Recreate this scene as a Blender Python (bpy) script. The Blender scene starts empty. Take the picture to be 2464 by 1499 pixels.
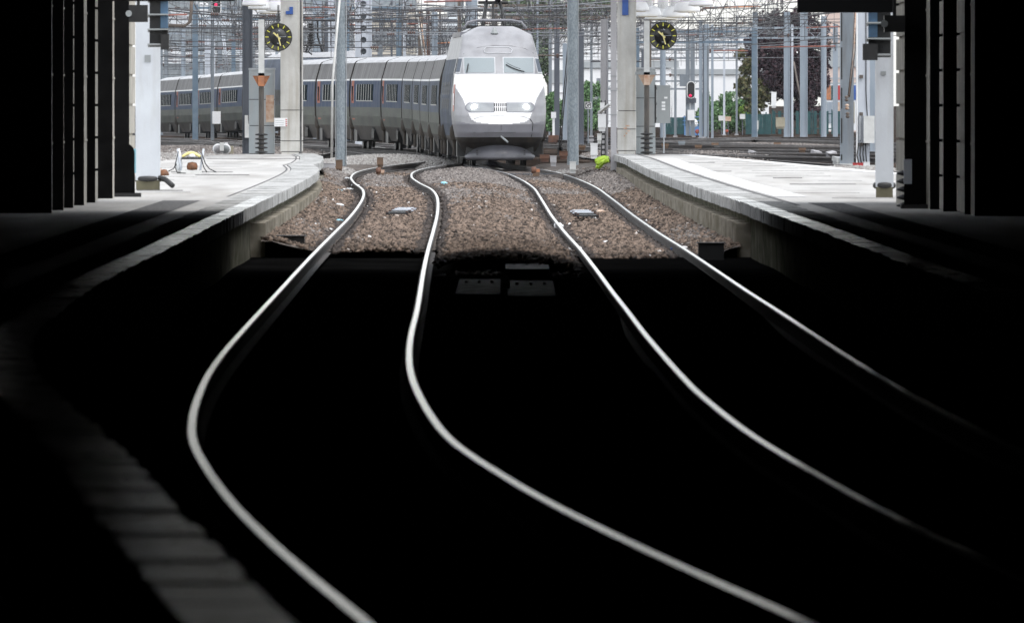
import bpy, math, random
import numpy as np
from mathutils import Vector, Matrix
random.seed(7); rng = np.random.default_rng(11)
S = bpy.context.scene
COL = S.collection
R = math.radians
F = 41067.0            # focal length in units of a 2464-unit wide frame (600 mm on 36 mm)
HZ = 247.0             # height of the horizon in that frame
CAMZ = 2.0

def wp(x, y, Y):       # a point of the place: bearing/elevation measured on the photo, true distance Y in metres
    return Vector(((x-1232.0)*Y/F, Y, CAMZ-(y-HZ)*Y/F))
def wx(x, Y): return (x-1232.0)*Y/F
def wz(y, Y): return CAMZ-(y-HZ)*Y/F
def sst(a, b, t):
    t = min(1, max(0, (t-a)/(b-a))); return t*t*(3-2*t)
def zr(Y): return .12*sst(400, 500, Y)+.15*sst(530, 650, Y)     # rail level
def gz(Y): return zr(Y)-.20                                     # ballast level

# ------------------------------------------------------------------ materials
MATS = {}
def mat(name, c, c2=None, rough=.7, metal=0, scale=(3, 3, 3), lo=.35, hi=.65, detail=6, bump=0, bscale=30, spec=.5, c3=None, s3=(8, 8, .4), a3=.5, emit=None, estr=0, coat=0):
    m = bpy.data.materials.new(name); m.use_nodes = True
    n = m.node_tree.nodes; l = m.node_tree.links
    b = n['Principled BSDF']
    b.inputs['Roughness'].default_value = rough; b.inputs['Metallic'].default_value = metal
    b.inputs['Specular IOR Level'].default_value = spec
    if coat: b.inputs['Coat Weight'].default_value = coat
    b.inputs['Base Color'].default_value = (*c, 1)
    tc = n.new('ShaderNodeTexCoord')
    def noise(sc, det):
        mp = n.new('ShaderNodeMapping'); mp.inputs['Scale'].default_value = sc
        l.new(tc.outputs['Object'], mp.inputs['Vector'])
        t = n.new('ShaderNodeTexNoise'); t.inputs['Scale'].default_value = 1; t.inputs['Detail'].default_value = det
        l.new(mp.outputs[0], t.inputs['Vector']); return t
    out = None
    def mix(fac, a, bcol):
        x = n.new('ShaderNodeMix'); x.data_type = 'RGBA'
        l.new(fac, x.inputs[0])
        if isinstance(a, tuple): x.inputs[6].default_value = (*a, 1)
        else: l.new(a, x.inputs[6])
        x.inputs[7].default_value = (*bcol, 1); return x.outputs[2]
    def ramp(src, a, bb):
        r = n.new('ShaderNodeMapRange'); r.inputs[1].default_value = a; r.inputs[2].default_value = bb
        l.new(src, r.inputs[0]); return r.outputs[0]
    if c2: out = mix(ramp(noise(scale, detail).outputs[0], lo, hi), c, c2)
    if c3:
        r = ramp(noise(s3, 4).outputs[0], .5, .72)
        k = n.new('ShaderNodeMath'); k.operation = 'MULTIPLY'; k.inputs[1].default_value = a3; l.new(r, k.inputs[0])
        out = mix(k.outputs[0], out or c, c3)
    if out: l.new(out, b.inputs['Base Color'])
    if bump:
        t = noise((bscale,)*3, 4); bp = n.new('ShaderNodeBump'); bp.inputs['Strength'].default_value = bump; bp.inputs['Distance'].default_value = .02
        l.new(t.outputs[0], bp.inputs['Height']); l.new(bp.outputs[0], b.inputs['Normal'])
    if emit:
        b.inputs['Emission Color'].default_value = (*emit, 1); b.inputs['Emission Strength'].default_value = estr
    MATS[name] = m; return m
g3 = lambda v: (v, v, v)
mat('deck', (.5, .49, .47), (.4, .39, .375), rough=.82, spec=.07, scale=(.9, .06, 1), bump=.3, c3=(.24, .22, .2), s3=(1.3, .05, 1), a3=.5)
mat('coping', (.54, .54, .53), (.43, .43, .42), rough=.95, spec=0, scale=(2, .6, 6), bump=.3, bscale=12, c3=(.08, .08, .07), s3=(3, 2.5, .5), a3=.8)
mat('coping_worn', (.46, .46, .45), (.36, .36, .355), rough=.22, spec=.085, scale=(3, .5, 6), c3=(.16, .14, .12), s3=(7, 1.2, 1), a3=.8)
mat('riser', (.17, .16, .13), (.08, .08, .06), rough=1, spec=0, scale=(1, .8, 3), bump=.6, bscale=8, c3=(.05, .06, .03), s3=(1, 1.2, .6), a3=.8)
mat('ledge', (.34, .31, .26), (.2, .18, .14), rough=1, spec=0, scale=(2, .5, 4), bump=.4, bscale=10, c3=(.08, .08, .06), s3=(2, 1.7, .5), a3=.8)
mat('white_line', g3(.78), g3(.62), rough=.7, scale=(2, .1, 2))
mat('tactile', g3(.24), g3(.14), rough=1, spec=0, scale=(20, 4, 20))
mat('slabline', g3(.2), g3(.3), rough=1, spec=0)
mat('joint', g3(.05), g3(.12), rough=.9)
mat('deep_black', g3(.006), g3(.01), rough=1, spec=0)  # flat near-black: painted shade on the pier fronts, and the machine cases
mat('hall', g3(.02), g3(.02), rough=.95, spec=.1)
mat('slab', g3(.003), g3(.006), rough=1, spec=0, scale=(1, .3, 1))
mat('trough', g3(.22), g3(.1), rough=.9, scale=(5, .6, 5), c3=g3(.03), s3=(4, 1.5, 4), a3=.7)
mat('pier', (.5, .47, .41), (.34, .32, .27), rough=.8, scale=(3, 3, 3), bump=.3, c3=(.14, .12, .08), s3=(2, 2, .6), a3=.6)
mat('pale_pillar', (.58, .61, .64), (.49, .51, .54), rough=.6, scale=(1.5, 1.5, 1), bump=.1, c3=(.28, .26, .22), s3=(3, 3, .5), a3=.5)
mat('pillar', (.56, .55, .52), (.46, .45, .42), rough=.8, scale=(2.5, 2.5, 2), bump=.25, bscale=14, c3=(.32, .28, .22), s3=(7, 7, .35), a3=.5)
mat('railtop', (.28, .285, .3), (.16, .16, .17), rough=.15, metal=1, scale=(6, .12, 6), lo=.4, hi=.7)
mat('railside', (.055, .045, .04), (.03, .026, .025), rough=.75, scale=(3, 1, 8))
mat('rusty', (.16, .075, .045), (.08, .045, .035), rough=.8, scale=(4, 4, 4))
mat('ballast_pale', (.58, .56, .54), (.36, .33, .3), rough=.95, scale=(1.5, .3, 1), bump=1, bscale=10)
mat('ballast', (.07, .055, .046), (.15, .125, .105), rough=.95, scale=(2.2, .5, 1), lo=.45, hi=.65, bump=1, bscale=16)
mat('yard', (.022, .017, .014), (.075, .058, .048), rough=.95, spec=0, scale=(.5, .045, 1), lo=.5, hi=.62, bump=1, bscale=9)
mat('galv', (.2, .235, .26), (.3, .34, .37), rough=.45, metal=.35, scale=(30, 30, 14), lo=.4, hi=.6, detail=8, c3=(.12, .14, .15), s3=(8, 8, 1.2), a3=.5)
mat('zinc', (.42, .44, .46), (.34, .36, .38), rough=.45, metal=.2)
mat('bluegrey', (.25, .295, .345), (.3, .345, .395), rough=.55, scale=(4, 4, .6), c3=(.2, .22, .25), s3=(6, 6, .3), a3=.5)
mat('palegrey', (.52, .55, .6), (.45, .48, .53), rough=.5, scale=(3, 3, .5))
mat('darksteel', (.06, .068, .085), (.09, .1, .12), rough=.5, scale=(3, 3, .8))
mat('midsteel', (.16, .185, .21), (.22, .245, .27), rough=.5, scale=(3, 3, .6), c3=(.1, .09, .08), s3=(5, 5, .5), a3=.5)
mat('brownsteel', (.085, .07, .06), (.14, .11, .09), rough=.7, scale=(3, 3, .6))
mat('warmgrey', (.42, .41, .42), (.34, .33, .34), rough=.6, scale=(3, 3, .4))
mat('white', g3(.82), g3(.74), rough=.35, scale=(2, 2, 2))
mat('offwhite', (.68, .68, .66), (.55, .55, .53), rough=.6, scale=(4, 4, 4))
mat('lampwhite', g3(.86), rough=.3)
mat('lamplens', (.8, .7, .5), rough=.2)
mat('black', g3(.012), g3(.02), rough=.5)
mat('rubber', g3(.02), g3(.035), rough=.55)
mat('tube', (.05, .047, .045), (.1, .085, .07), rough=.45, scale=(8, 8, 2))
mat('copper', (.5, .2, .09), (.32, .14, .08), rough=.4, metal=.3, scale=(6, 6, 6))
mat('copperpale', (.62, .5, .4), (.42, .22, .13), rough=.4, metal=.2, scale=(5, 5, 5))
mat('cabinet', (.3, .335, .35), (.36, .39, .4), rough=.45, scale=(1.5, 1.5, 1), c3=(.45, .33, .27), s3=(5, 5, .5), a3=.35)
mat('doorgrey', (.3, .32, .32), (.25, .265, .27), rough=.5, scale=(2, 2, 1))
mat('blue', (.02, .07, .28), (.03, .1, .36), rough=.35)
mat('dullblue', (.1, .22, .46), (.13, .26, .5), rough=.5)
mat('teal', (.007, .045, .05), (.012, .07, .072), rough=.6)
mat('steelblue', (.1, .15, .2), (.14, .19, .24), rough=.4)
mat('hood', (.1, .19, .3), (.06, .11, .18), rough=.4)
mat('yellow', (.78, .66, .12), rough=.4)
mat('clockyellow', (.8, .78, .1), rough=.4)
mat('dialgrey', g3(.045), rough=.4)
mat('dialblack', g3(.012), rough=.3)
mat('red', (.5, .03, .03), (.38, .03, .03), rough=.5)
mat('signalred', (.8, .02, .1), emit=(1, .02, .12), estr=.25)
mat('lime', (.36, .52, .03), (.25, .4, .03), rough=.45)
mat('olive', (.2, .17, .03), rough=.5)
mat('sand', (.4, .36, .27), (.3, .27, .2), rough=.8)
mat('orangebrown', (.19, .07, .025), (.1, .045, .02), rough=.6, scale=(9, 9, 9))
mat('paleyellow', (.8, .7, .28), rough=.5)
mat('plastic', (.75, .78, .8), rough=.25)
mat('aqua', (.3, .6, .7), rough=.3)
mat('insul', (.1, .05, .04), rough=.3)
mat('wire', (.045, .045, .05), rough=.6)
mat('wirelight', (.22, .23, .25), rough=.5)
mat('redtube', (.3, .09, .06), (.22, .1, .08), rough=.5)
mat('brown', (.17, .1, .06), (.1, .07, .05), rough=.8)
mat('mossblock', (.14, .13, .08), (.08, .07, .05), rough=.9)
# train
mat('tsilver', (.35, .35, .365), (.25, .25, .265), rough=.45, scale=(2, .6, 3), lo=.4, hi=.75, c3=(.24, .235, .24), s3=(5, 2, .8), a3=.5)
mat('tgrey', (.23, .23, .255), (.19, .19, .21), rough=.45, scale=(2, .6, 2))
mat('plough', (.12, .12, .135), (.09, .09, .1), rough=.4, scale=(3, 1, 2))
mat('twhite', (.86, .86, .87), rough=.3, coat=.4)
mat('tlow', (.06, .055, .05), (.03, .028, .027), rough=.6, spec=.06, scale=(3, .6, 2), c3=(.12, .1, .08), s3=(2, 1, .8), a3=.4)
mat('tlower', (.1, .112, .095), (.07, .076, .07), rough=.6, spec=.06, scale=(1, .3, 2), c3=(.1, .09, .085), s3=(1, .8, .7), a3=.5)
mat('tblue', (.012, .036, .09), (.03, .055, .1), rough=.6, spec=.06, scale=(1, .3, 1), c3=(.16, .15, .17), s3=(1, 2.5, .2), a3=.5)
mat('tmid', (.07, .09, .115), (.045, .06, .09), rough=.6, spec=.06, scale=(1, .3, 1), c3=(.1, .12, .2), s3=(1, .5, .4), a3=.5)
mat('tupper', (.15, .15, .148), (.11, .108, .11), rough=.6, spec=.06, scale=(1, .5, 1), c3=(.34, .33, .34), s3=(1, 5, .12), a3=.6)
mat('troof', (.42, .42, .435), (.3, .3, .31), rough=.4, scale=(2, .6, 1))
mat('tline', (.55, .56, .58), rough=.4)
mat('glass', (.022, .028, .03), rough=.3, spec=0)
mat('frame', (.3, .31, .31), rough=.4)
mat('screen', (.27, .31, .325), rough=.08, spec=.8)
mat('tdoor', (.36, .12, .07), (.27, .1, .08), rough=.6, spec=.06, scale=(1, 1, 3))
mat('tpanel', (.13, .15, .18), rough=.6, spec=.06)
mat('lampon', (1, 1, .95), emit=(1, 1, .95), estr=14)
mat('lampglass', (.33, .345, .36), (.25, .265, .28), rough=.3, spec=.3)
mat('sncfred', (.42, .09, .05), rough=.4)
# buildings / plants
mat('fac_white', (.84, .84, .84), (.78, .78, .79), rough=.8, scale=(.4, .4, .4))
mat('fac_grey', (.74, .75, .77), (.64, .66, .68), rough=.8, scale=(.5, .5, .3))
mat('fac_cream', (.62, .57, .48), (.55, .5, .43), rough=.8, scale=(.5, .5, .3))
mat('fac_pink', (.66, .52, .46), (.6, .48, .43), rough=.8, scale=(.4, .4, .2))
mat('fac_cold', (.74, .78, .8), (.66, .7, .74), rough=.8, scale=(.3, .3, .3))
mat('winglass', (.3, .33, .35), (.2, .23, .25), rough=.15)
mat('winpale', (.35, .37, .38), rough=.3)
mat('bark', (.08, .06, .045), (.05, .04, .03), rough=.9)
def leafmat(name, cs):
    m = bpy.data.materials.new(name); m.use_nodes = True
    n = m.node_tree.nodes; l = m.node_tree.links; b = n['Principled BSDF']
    ge = n.new('ShaderNodeNewGeometry'); cr = n.new('ShaderNodeValToRGB')
    l.new(ge.outputs['Random Per Island'], cr.inputs[0])
    el = cr.color_ramp.elements
    for i, c in enumerate(cs):
        p = i/(len(cs)-1)
        e = el[0] if i == 0 else (el[1] if i == len(cs)-1 else el.new(p))
        e.position = p; e.color = (*c, 1)
    l.new(cr.outputs[0], b.inputs['Base Color']); b.inputs['Roughness'].default_value = .8
    b.inputs['Specular IOR Level'].default_value = .25
    MATS[name] = m; return m
leafmat('leaf_green', [(.05, .12, .045), (.08, .19, .065), (.13, .25, .09), (.18, .3, .13)])
leafmat('stone_dark', [(.03, .026, .024), (.06, .05, .045), (.02, .018, .017), (.11, .09, .08)])
leafmat('leaf_lime', [(.08, .16, .02), (.14, .24, .03), (.2, .3, .05)])
leafmat('leaf_purple', [(.025, .014, .022), (.045, .024, .034), (.075, .045, .05)])
leafmat('leaf_olive', [(.07, .085, .03), (.11, .12, .045), (.14, .12, .06)])
leafmat('leaf_far', [(.09, .14, .08), (.13, .18, .1), (.19, .24, .13)])
leafmat('stone', [(.014, .011, .009), (.19, .105, .07), (.035, .024, .018), (.25, .175, .13), (.075, .046, .033), (.42, .35, .3), (.024, .018, .015), (.2, .095, .058), (.11, .083, .067), (.02, .016, .014), (.27, .2, .155)])
leafmat('stone_white', [(.4, .39, .37), (.72, .71, .69), (.3, .28, .26), (.78, .77, .75), (.5, .45, .42), (.8, .8, .79), (.22, .2, .19)])
leafmat('stone_grey', [(.28, .25, .23), (.46, .43, .4), (.1, .08, .07), (.56, .53, .5), (.28, .2, .16), (.62, .6, .57), (.36, .325, .295), (.07, .06, .055)])

# ------------------------------------------------------------------ mesh builder
class MB:
    def __init__(s): s.v = []; s.f = []; s.m = []; s.sm = []
    def add(s, vs, fs, m=0, sm=False):
        o = len(s.v); s.v += [tuple(p) for p in vs]
        for f in fs: s.f.append([i+o for i in f]); s.m.append(m); s.sm.append(sm)
        return s
    def bx(s, x0, x1, y0, y1, z0, z1, m=0, rot=None, piv=None):
        vs = [Vector((x, y, z)) for x in (x0, x1) for y in (y0, y1) for z in (z0, z1)]
        if rot is not None:
            c = piv or Vector(((x0+x1)/2, (y0+y1)/2, (z0+z1)/2)); vs = [rot @ (p-c)+c for p in vs]
        return s.add(vs, [(0, 1, 3, 2), (4, 6, 7, 5), (0, 4, 5, 1), (2, 3, 7, 6), (0, 2, 6, 4), (1, 5, 7, 3)], m)
    def cyl(s, p, q, r, r2=None, n=12, m=0, caps=True, sm=True):
        p = Vector(p); q = Vector(q); r2 = r if r2 is None else r2
        d = (q-p).normalized(); a = d.orthogonal().normalized(); b = d.cross(a)
        vs = []
        for c, rr in ((p, r), (q, r2)):
            for i in range(n):
                t = 2*math.pi*i/n; vs.append(c+(a*math.cos(t)+b*math.sin(t))*rr)
        s.add(vs, [(i, (i+1) % n, n+(i+1) % n, n+i) for i in range(n)], m, sm)
        if caps: s.add(vs, [tuple(range(n))[::-1], tuple(range(n, 2*n))], m)
        return s
    def tube(s, pts, r, n=6, m=0):
        pts = [Vector(p) for p in pts]; vs = []; up = None
        for i, p in enumerate(pts):
            d = (pts[min(i+1, len(pts)-1)]-pts[max(i-1, 0)]).normalized()
            if up is None: up = d.orthogonal().normalized()
            a = (up-d*up.dot(d)).normalized(); up = a; b = d.cross(a)
            for k in range(n):
                t = 2*math.pi*k/n; vs.append(p+(a*math.cos(t)+b*math.sin(t))*r)
        fs = [(i*n+k, i*n+(k+1) % n, (i+1)*n+(k+1) % n, (i+1)*n+k) for i in range(len(pts)-1) for k in range(n)]
        fs += [tuple(range(n))[::-1], tuple(range((len(pts)-1)*n, len(pts)*n))]
        return s.add(vs, fs, m, True)
    def loft(s, rings, m=0, closed=True, caps=True, sm=True, ms=None):
        n = len(rings[0]); vs = [p for r in rings for p in r]; k = n if closed else n-1
        for i in range(len(rings)-1):
            for j in range(k):
                s.add([], [], 0)
        o = len(s.v); s.v += [tuple(p) for p in vs]
        for i in range(len(rings)-1):
            for j in range(k):
                s.f.append([o+i*n+j, o+i*n+(j+1) % n, o+(i+1)*n+(j+1) % n, o+(i+1)*n+j]); s.m.append(ms[j] if ms else m); s.sm.append(sm)
        if caps:
            s.f.append([o+j for j in range(n)][::-1]); s.m.append(m); s.sm.append(False)
            s.f.append([o+(len(rings)-1)*n+j for j in range(n)]); s.m.append(m); s.sm.append(False)
        return s
    def lathe(s, prof, c=(0, 0, 0), n=16, m=0, axis='z'):
        rings = []
        for r, h in prof:
            ring = []
            for i in range(n):
                t = 2*math.pi*i/n
                p = (r*math.cos(t), r*math.sin(t), h) if axis == 'z' else ((r*math.cos(t), h, r*math.sin(t)) if axis == 'y' else (h, r*math.cos(t), r*math.sin(t)))
                ring.append((p[0]+c[0], p[1]+c[1], p[2]+c[2]))
            rings.append(ring)
        return s.loft(rings, m)
    def build(s, name, mats, parent=None, loc=None):
        me = bpy.data.meshes.new(name)
        me.from_pydata(s.v, [], s.f)
        if isinstance(mats, str): mats = [mats]
        for k in mats: me.materials.append(MATS[k])
        me.polygons.foreach_set('material_index', s.m); me.polygons.foreach_set('use_smooth', s.sm)
        me.update()
        o = bpy.data.objects.new(name, me); COL.objects.link(o)
        if parent: o.parent = parent
        if loc is not None: o.location = loc
        return o
def npmesh(name, v, quads, matname, parent=None, tri=False):
    k = 3 if tri else 4
    me = bpy.data.meshes.new(name); nf = len(quads)
    me.vertices.add(len(v)); me.vertices.foreach_set('co', np.asarray(v, np.float32).ravel())
    me.loops.add(nf*k); me.loops.foreach_set('vertex_index', np.asarray(quads, np.int32).ravel())
    me.polygons.add(nf); me.polygons.foreach_set('loop_start', np.arange(0, nf*k, k, dtype=np.int32))
    me.update(calc_edges=True); me.validate()
    me.materials.append(MATS[matname])
    o = bpy.data.objects.new(name, me); COL.objects.link(o)
    if parent: o.parent = parent
    return o
def tag(o, label=None, cat=None, group=None, kind=None):
    if label: o['label'] = label
    if cat: o['category'] = cat
    if group: o['group'] = group
    if kind: o['kind'] = kind
    return o
def thing(name, label, cat, loc=(0, 0, 0), group=None, rz=0):
    o = bpy.data.objects.new(name, None); COL.objects.link(o); o.location = loc; o.rotation_euler = (0, 0, rz); o.empty_display_size = .3
    return tag(o, label, cat, group)
def kids(o): return [c for c in bpy.data.objects if c.parent == o]
def copy_tree(o, parent=None):
    c = o.copy(); COL.objects.link(c); c.parent = parent
    for k in kids(o): copy_tree(k, c)
    return c

# ------------------------------------------------------------------ camera, world, light
cam = bpy.data.cameras.new('camera'); co = bpy.data.objects.new('camera', cam); COL.objects.link(co)
co.location = (0, 0, CAMZ)
cam.sensor_width = 36; cam.lens = 600; cam.clip_start = 1; cam.clip_end = 12000
co.rotation_euler = (R(90)-math.atan((749.5-HZ)/F), 0, 0)
cam.dof.use_dof = True; cam.dof.focus_distance = 500; cam.dof.aperture_fstop = 19
S.camera = co
w = bpy.data.worlds.new('World'); S.world = w; w.use_nodes = True
n = w.node_tree.nodes; l = w.node_tree.links
sky = n.new('ShaderNodeTexSky'); sky.sky_type = 'NISHITA'; sky.sun_disc = False
SUN_EL, SUN_AZ = R(66), R(140)
sky.sun_elevation = SUN_EL; sky.sun_rotation = SUN_AZ; sky.dust_density = 1; sky.air_density = 1
hs = n.new('ShaderNodeHueSaturation'); hs.inputs['Saturation'].default_value = .22
l.new(sky.outputs[0], hs.inputs['Color']); l.new(hs.outputs[0], n['Background'].inputs['Color'])
n['Background'].inputs['Strength'].default_value = .15
sl = bpy.data.lights.new('sun', 'SUN'); so = bpy.data.objects.new('sun', sl); COL.objects.link(so)
sl.energy = .7; sl.angle = R(40); sl.color = (1, .98, .95)
d = Vector((math.sin(SUN_AZ)*math.cos(SUN_EL), math.cos(SUN_AZ)*math.cos(SUN_EL), math.sin(SUN_EL)))
so.rotation_euler = d.to_track_quat('Z', 'Y').to_euler(); so.location = (0, 300, 60)
S.view_settings.view_transform = 'Standard'; S.view_settings.look = 'None'; S.view_settings.gamma = 1; S.view_settings.exposure = 1.3
hz = bpy.data.materials.new('haze'); hz.use_nodes = True; n = hz.node_tree.nodes; n.remove(n['Principled BSDF'])
pv = n.new('ShaderNodeVolumePrincipled'); pv.inputs['Color'].default_value = (.9, .94, 1, 1); pv.inputs['Density'].default_value = .00003; pv.inputs['Anisotropy'].default_value = .2
hz.node_tree.links.new(pv.outputs[0], n['Material Output'].inputs['Volume']); MATS['haze'] = hz
S.cycles.use_denoising = True
S.cycles.max_bounces = 6; S.cycles.diffuse_bounces = 3

# ------------------------------------------------------------------ tracks
mat('yardrail', (.4, .37, .34), (.16, .13, .11), rough=.35, metal=.8, scale=(3, .2, 3))
# rails measured on the photograph (x at image height y, and eye height above that track)
ysL = [381.5, 390, 400, 411.6, 425, 440, 455, 470, 490, 520, 560, 600, 650, 700, 750, 800, 850, 900, 950, 1000, 1050, 1100, 1200, 1300, 1400, 1490]
xaL = [1076, 1013.5, 913+8, 864.5, 845, 852, 871, 875, 866, 844, 804, 764, 718, 672, 625, 580, 538, 503, 479, 464, 464, 483, 552, 648, 768, 870]
xbL = [1178, 1130, 1056.5, 1003, 990.5, 1009, 1038, 1050, 1054, 1051, 1042, 1031, 1018.7, 1011, 1003, 990, 983, 988, 1008, 1037, 1075, 1140, 1306, 1508, 1720, 1930]
hL = [1.85, 1.85, 1.85, 1.85, 1.85, 1.86, 1.89, 1.92, 1.95, 1.98, 1.99, 2.0, 2.01, 2.01, 2.01, 2.03, 2.03, 2.02, 2.0, 1.98, 1.97, 1.95, 1.9, 1.85, 1.81, 1.78]
ysR = [406, 415, 425, 440, 455, 470, 490, 520, 560, 600, 650, 700, 750, 800, 850, 900, 950, 1050, 1185]
xcR = [1186, 1213, 1239, 1268, 1288, 1296, 1309, 1329, 1362.5, 1398.5, 1437, 1473, 1508, 1548, 1595, 1636, 1687, 1841, 2130]
xdR = [1300, 1341, 1374, 1412, 1440, 1463, 1489, 1526.5, 1583, 1647, 1722, 1797, 1879, 1953, 2025, 2110, 2195, 2372, 2640]
hR = [1.92, 1.96, 1.99, 2.01, 2.03, 2.04, 2.05, 2.07, 2.1, 2.11, 2.11, 2.1, 2.08, 2.07, 2.08, 2.08, 2.08, 2.08, 2.08]
def centre(ys, xa, xb, h):
    P = []
    for y, a, b, hh in zip(ys, xa, xb, h):
        Y = hh*F/(y-HZ); P.append(Vector((((a+b)/2-1232)*Y/F, Y, CAMZ-hh)))
    return P
def dense(P, step=2.0):      # Catmull-Rom through the measured points
    out = []
    for i in range(len(P)-1):
        p0, p1, p2, p3 = P[max(i-1, 0)], P[i], P[i+1], P[min(i+2, len(P)-1)]
        n = max(2, int((p2-p1).length/step))
        m1 = (p2-p0)*(.5 if i > 0 else 1); m2 = (p3-p1)*(.5 if i+2 < len(P) else 1)
        if i > 0: m1 = (p2-p0)*((p2-p1).length/max(1e-6, (p2-p1).length+(p1-p0).length))
        if i+2 < len(P): m2 = (p3-p1)*((p2-p1).length/max(1e-6, (p2-p1).length+(p3-p2).length))
        for k in range(n):
            t = k/n; t2 = t*t; t3 = t2*t
            out.append(p1*(2*t3-3*t2+1)+m1*(t3-2*t2+t)+p2*(-2*t3+3*t2)+m2*(t3-t2))
    out.append(P[-1]); return out
TP = [(440, 1.05), (475, .45), (491, .08), (507, -.355), (529, -.9), (551, -1.32), (570, -1.70), (588.5, -2.07), (607, -2.56), (626, -3.48), (644.6, -4.85), (663, -6.38), (682, -7.9), (701, -9.4), (740, -12.5), (800, -17)]
def tpath(Y):
    return float(np.interp(Y, [p[0] for p in TP], [p[1] for p in TP]))
cL = centre(ysL, xaL, xbL, hL); cR = centre(ysR, xcR, xdR, hR)
near = lambda c: c[-1]+(c[-1]-c[-2]).normalized()*30
def extend(c):
    d1 = c[-1]-c[-2]; d0 = c[-2]-c[-3]; k = (d1.x/d1.y-d0.x/d0.y)/((d1.y+d0.y)/2); sl = d1.x/d1.y; e = c[-1]; out = []
    for i in range(1, 7): yy = e.y-i*5; out.append(Vector((e.x+sl*(yy-e.y)+.5*k*(yy-e.y)**2, yy, e.z+.01*i)))
    return c+out
cL = dense(extend(cL)[::-1]); cR = dense(extend(cR)[::-1])
cR = [p for p in cR if p.y < 480]+[Vector((tpath(Y), Y, zr(Y)-.02)) for Y in range(500, 800, 4)]
cR = dense(cR[::2]+[cR[-1]], 2) if False else cR
def track_x(c, Y): return float(np.interp(Y, [p.y for p in c], [p.x for p in c]))
def track_z(c, Y): return float(np.interp(Y, [p.y for p in c], [p.z for p in c]))
HEAD = [(.036, -.045), (.0365, -.012), (.023, 0), (-.023, 0), (-.0365, -.012), (-.036, -.045), (-.009, -.06), (-.009, -.15), (-.075, -.165), (-.075, -.175), (.075, -.175), (.075, -.165), (.009, -.15), (.009, -.06)]
HM = [1, 1, 0, 1, 1, 1, 1, 1, 1, 1, 1, 1, 1, 1]
def rail(c, off, name, parent, clips=None, tops=('railtop', 'railside')):
    rings = []; mb = MB(); last = -1e9
    for i, p in enumerate(c):
        t = (c[min(i+1, len(c)-1)]-c[max(i-1, 0)]); t.z = 0; t.normalize(); nx = Vector((t.y, -t.x, 0))
        q = p+nx*off; rings.append([q+nx*a+Vector((0, 0, b)) for a, b in HEAD])
        if clips and clips[0] < q.y < clips[1] and abs(q.y-last) > .6:
            last = q.y
            for sgn in (-1, 1):
                mb.bx(q.x+sgn*.10-.045, q.x+sgn*.10+.045, q.y-.06, q.y+.06, q.z-.175, q.z-.115, 1)
    mb.loft(rings, caps=True, ms=HM, m=1, sm=False)
    return mb.build(name, list(tops), parent)
def track(c, label, group=None, clips=None, tops=('railtop', 'railside')):
    t = thing('railway_track', label, 'railway track', (0, 0, 0), group)
    for s in (-1, 1): rail(c, s*.7535, 'rail', t, clips, tops)
    return t
track(cL, 'left one of the two shiny winding tracks, curving into the dark hall', clips=(246, 480))
track(cR, 'right one of the two shiny winding tracks, with the silver train standing on it', clips=(246, 480))

# ------------------------------------------------------------------ ground, ballast, slab track
mb = MB()
ysg = [-60, 200, 245, 400, 450, 500, 540, 600, 650, 700, 1000, 1500, 3000, 9000]
xsg = [-3000, -200, -60, -20, 0, 20, 60, 200, 3000]
vs = [(x, y, -.32 if y < 300 else gz(y)-.1) for y in ysg for x in xsg]
nx = len(xsg)
mb.add(vs, [(j*nx+i, j*nx+i+1, (j+1)*nx+i+1, (j+1)*nx+i) for j in range(len(ysg)-1) for i in range(nx-1)])
tag(mb.build('ground', 'yard'), kind='structure')
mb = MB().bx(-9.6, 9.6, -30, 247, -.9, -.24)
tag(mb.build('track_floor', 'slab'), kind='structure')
def edgeL(Y):
    if Y <= 395: return track_x(cL, Y)-.7535-(.81+.14*sst(60, 105, Y))
    return float(np.interp(Y, [395, 405, 430, 455, 481], [track_x(cL, 395)-1.70, -4.55, -4.75, -5.05, -5.6]))
def edgeR(Y):
    if Y <= 367: return track_x(cR, Y)+.7535+.82
    return float(np.interp(Y, [367, 420, 447, 476], [track_x(cR, 367)+1.57, 2.93, 2.92, 2.78]))
def hb(x, y):
    a = track_x(cL, y); b = track_x(cR, y); za = track_z(cL, y)-.15; zb = track_z(cR, y)-.15
    if y > 470: za = zb = gz(y)+.03
    la = a-.75; lb = a+.75; ra = b-.75; rb = b+.75
    if x < la: h = za+.16*sst(.15, .9, la-x)
    elif x < lb: h = za+.01
    elif x < ra:
        g = (ra-lb); t = (x-lb)/max(g, .1)
        h = za+(zb-za)*t+.19*min(1, g/1.3)*math.sin(math.pi*t)**.7
    elif x < rb: h = zb+.01
    else: h = zb+.2*sst(.15, .9, x-rb)
    if y > 440: h += .0
    return h
def yend(x):          # where the ballast stops: the middle heap reaches further in
    return 219 if -.1 < x-.15 < .85 else 246.5
xs = np.arange(-5.2, 3.6, .2); ys = np.concatenate([np.arange(218, 300, 1.2), np.arange(300, 521, 2.2)])
V = []; ok = []
for y in ys:
    l0 = edgeL(min(y, 480)) if y < 481 else -7; r0 = edgeR(min(y, 475)) if y < 476 else 6
    if y > 470: l0 = -9; r0 = 8
    for i, x in enumerate(xs):
        xx = l0+.02+(r0-l0-.04)*i/(len(xs)-1)
        V.append((xx, y, hb(xx, y)+.02*math.sin(x*7+y*.9)*math.cos(y*.31+x*3)))
nx = len(xs); Q = []
for j in range(len(ys)-1):
    for i in range(nx-1):
        a = V[j*nx+i]
        mid = track_x(cL, a[1])+.9 < a[0] < track_x(cR, a[1])-.9
        if a[1] < (222 if mid else 245.5): continue
        Q.append((j*nx+i, j*nx+i+1, (j+1)*nx+i+1, (j+1)*nx+i))
tag(npmesh('ballast', V, Q, 'ballast'), kind='structure')

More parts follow.
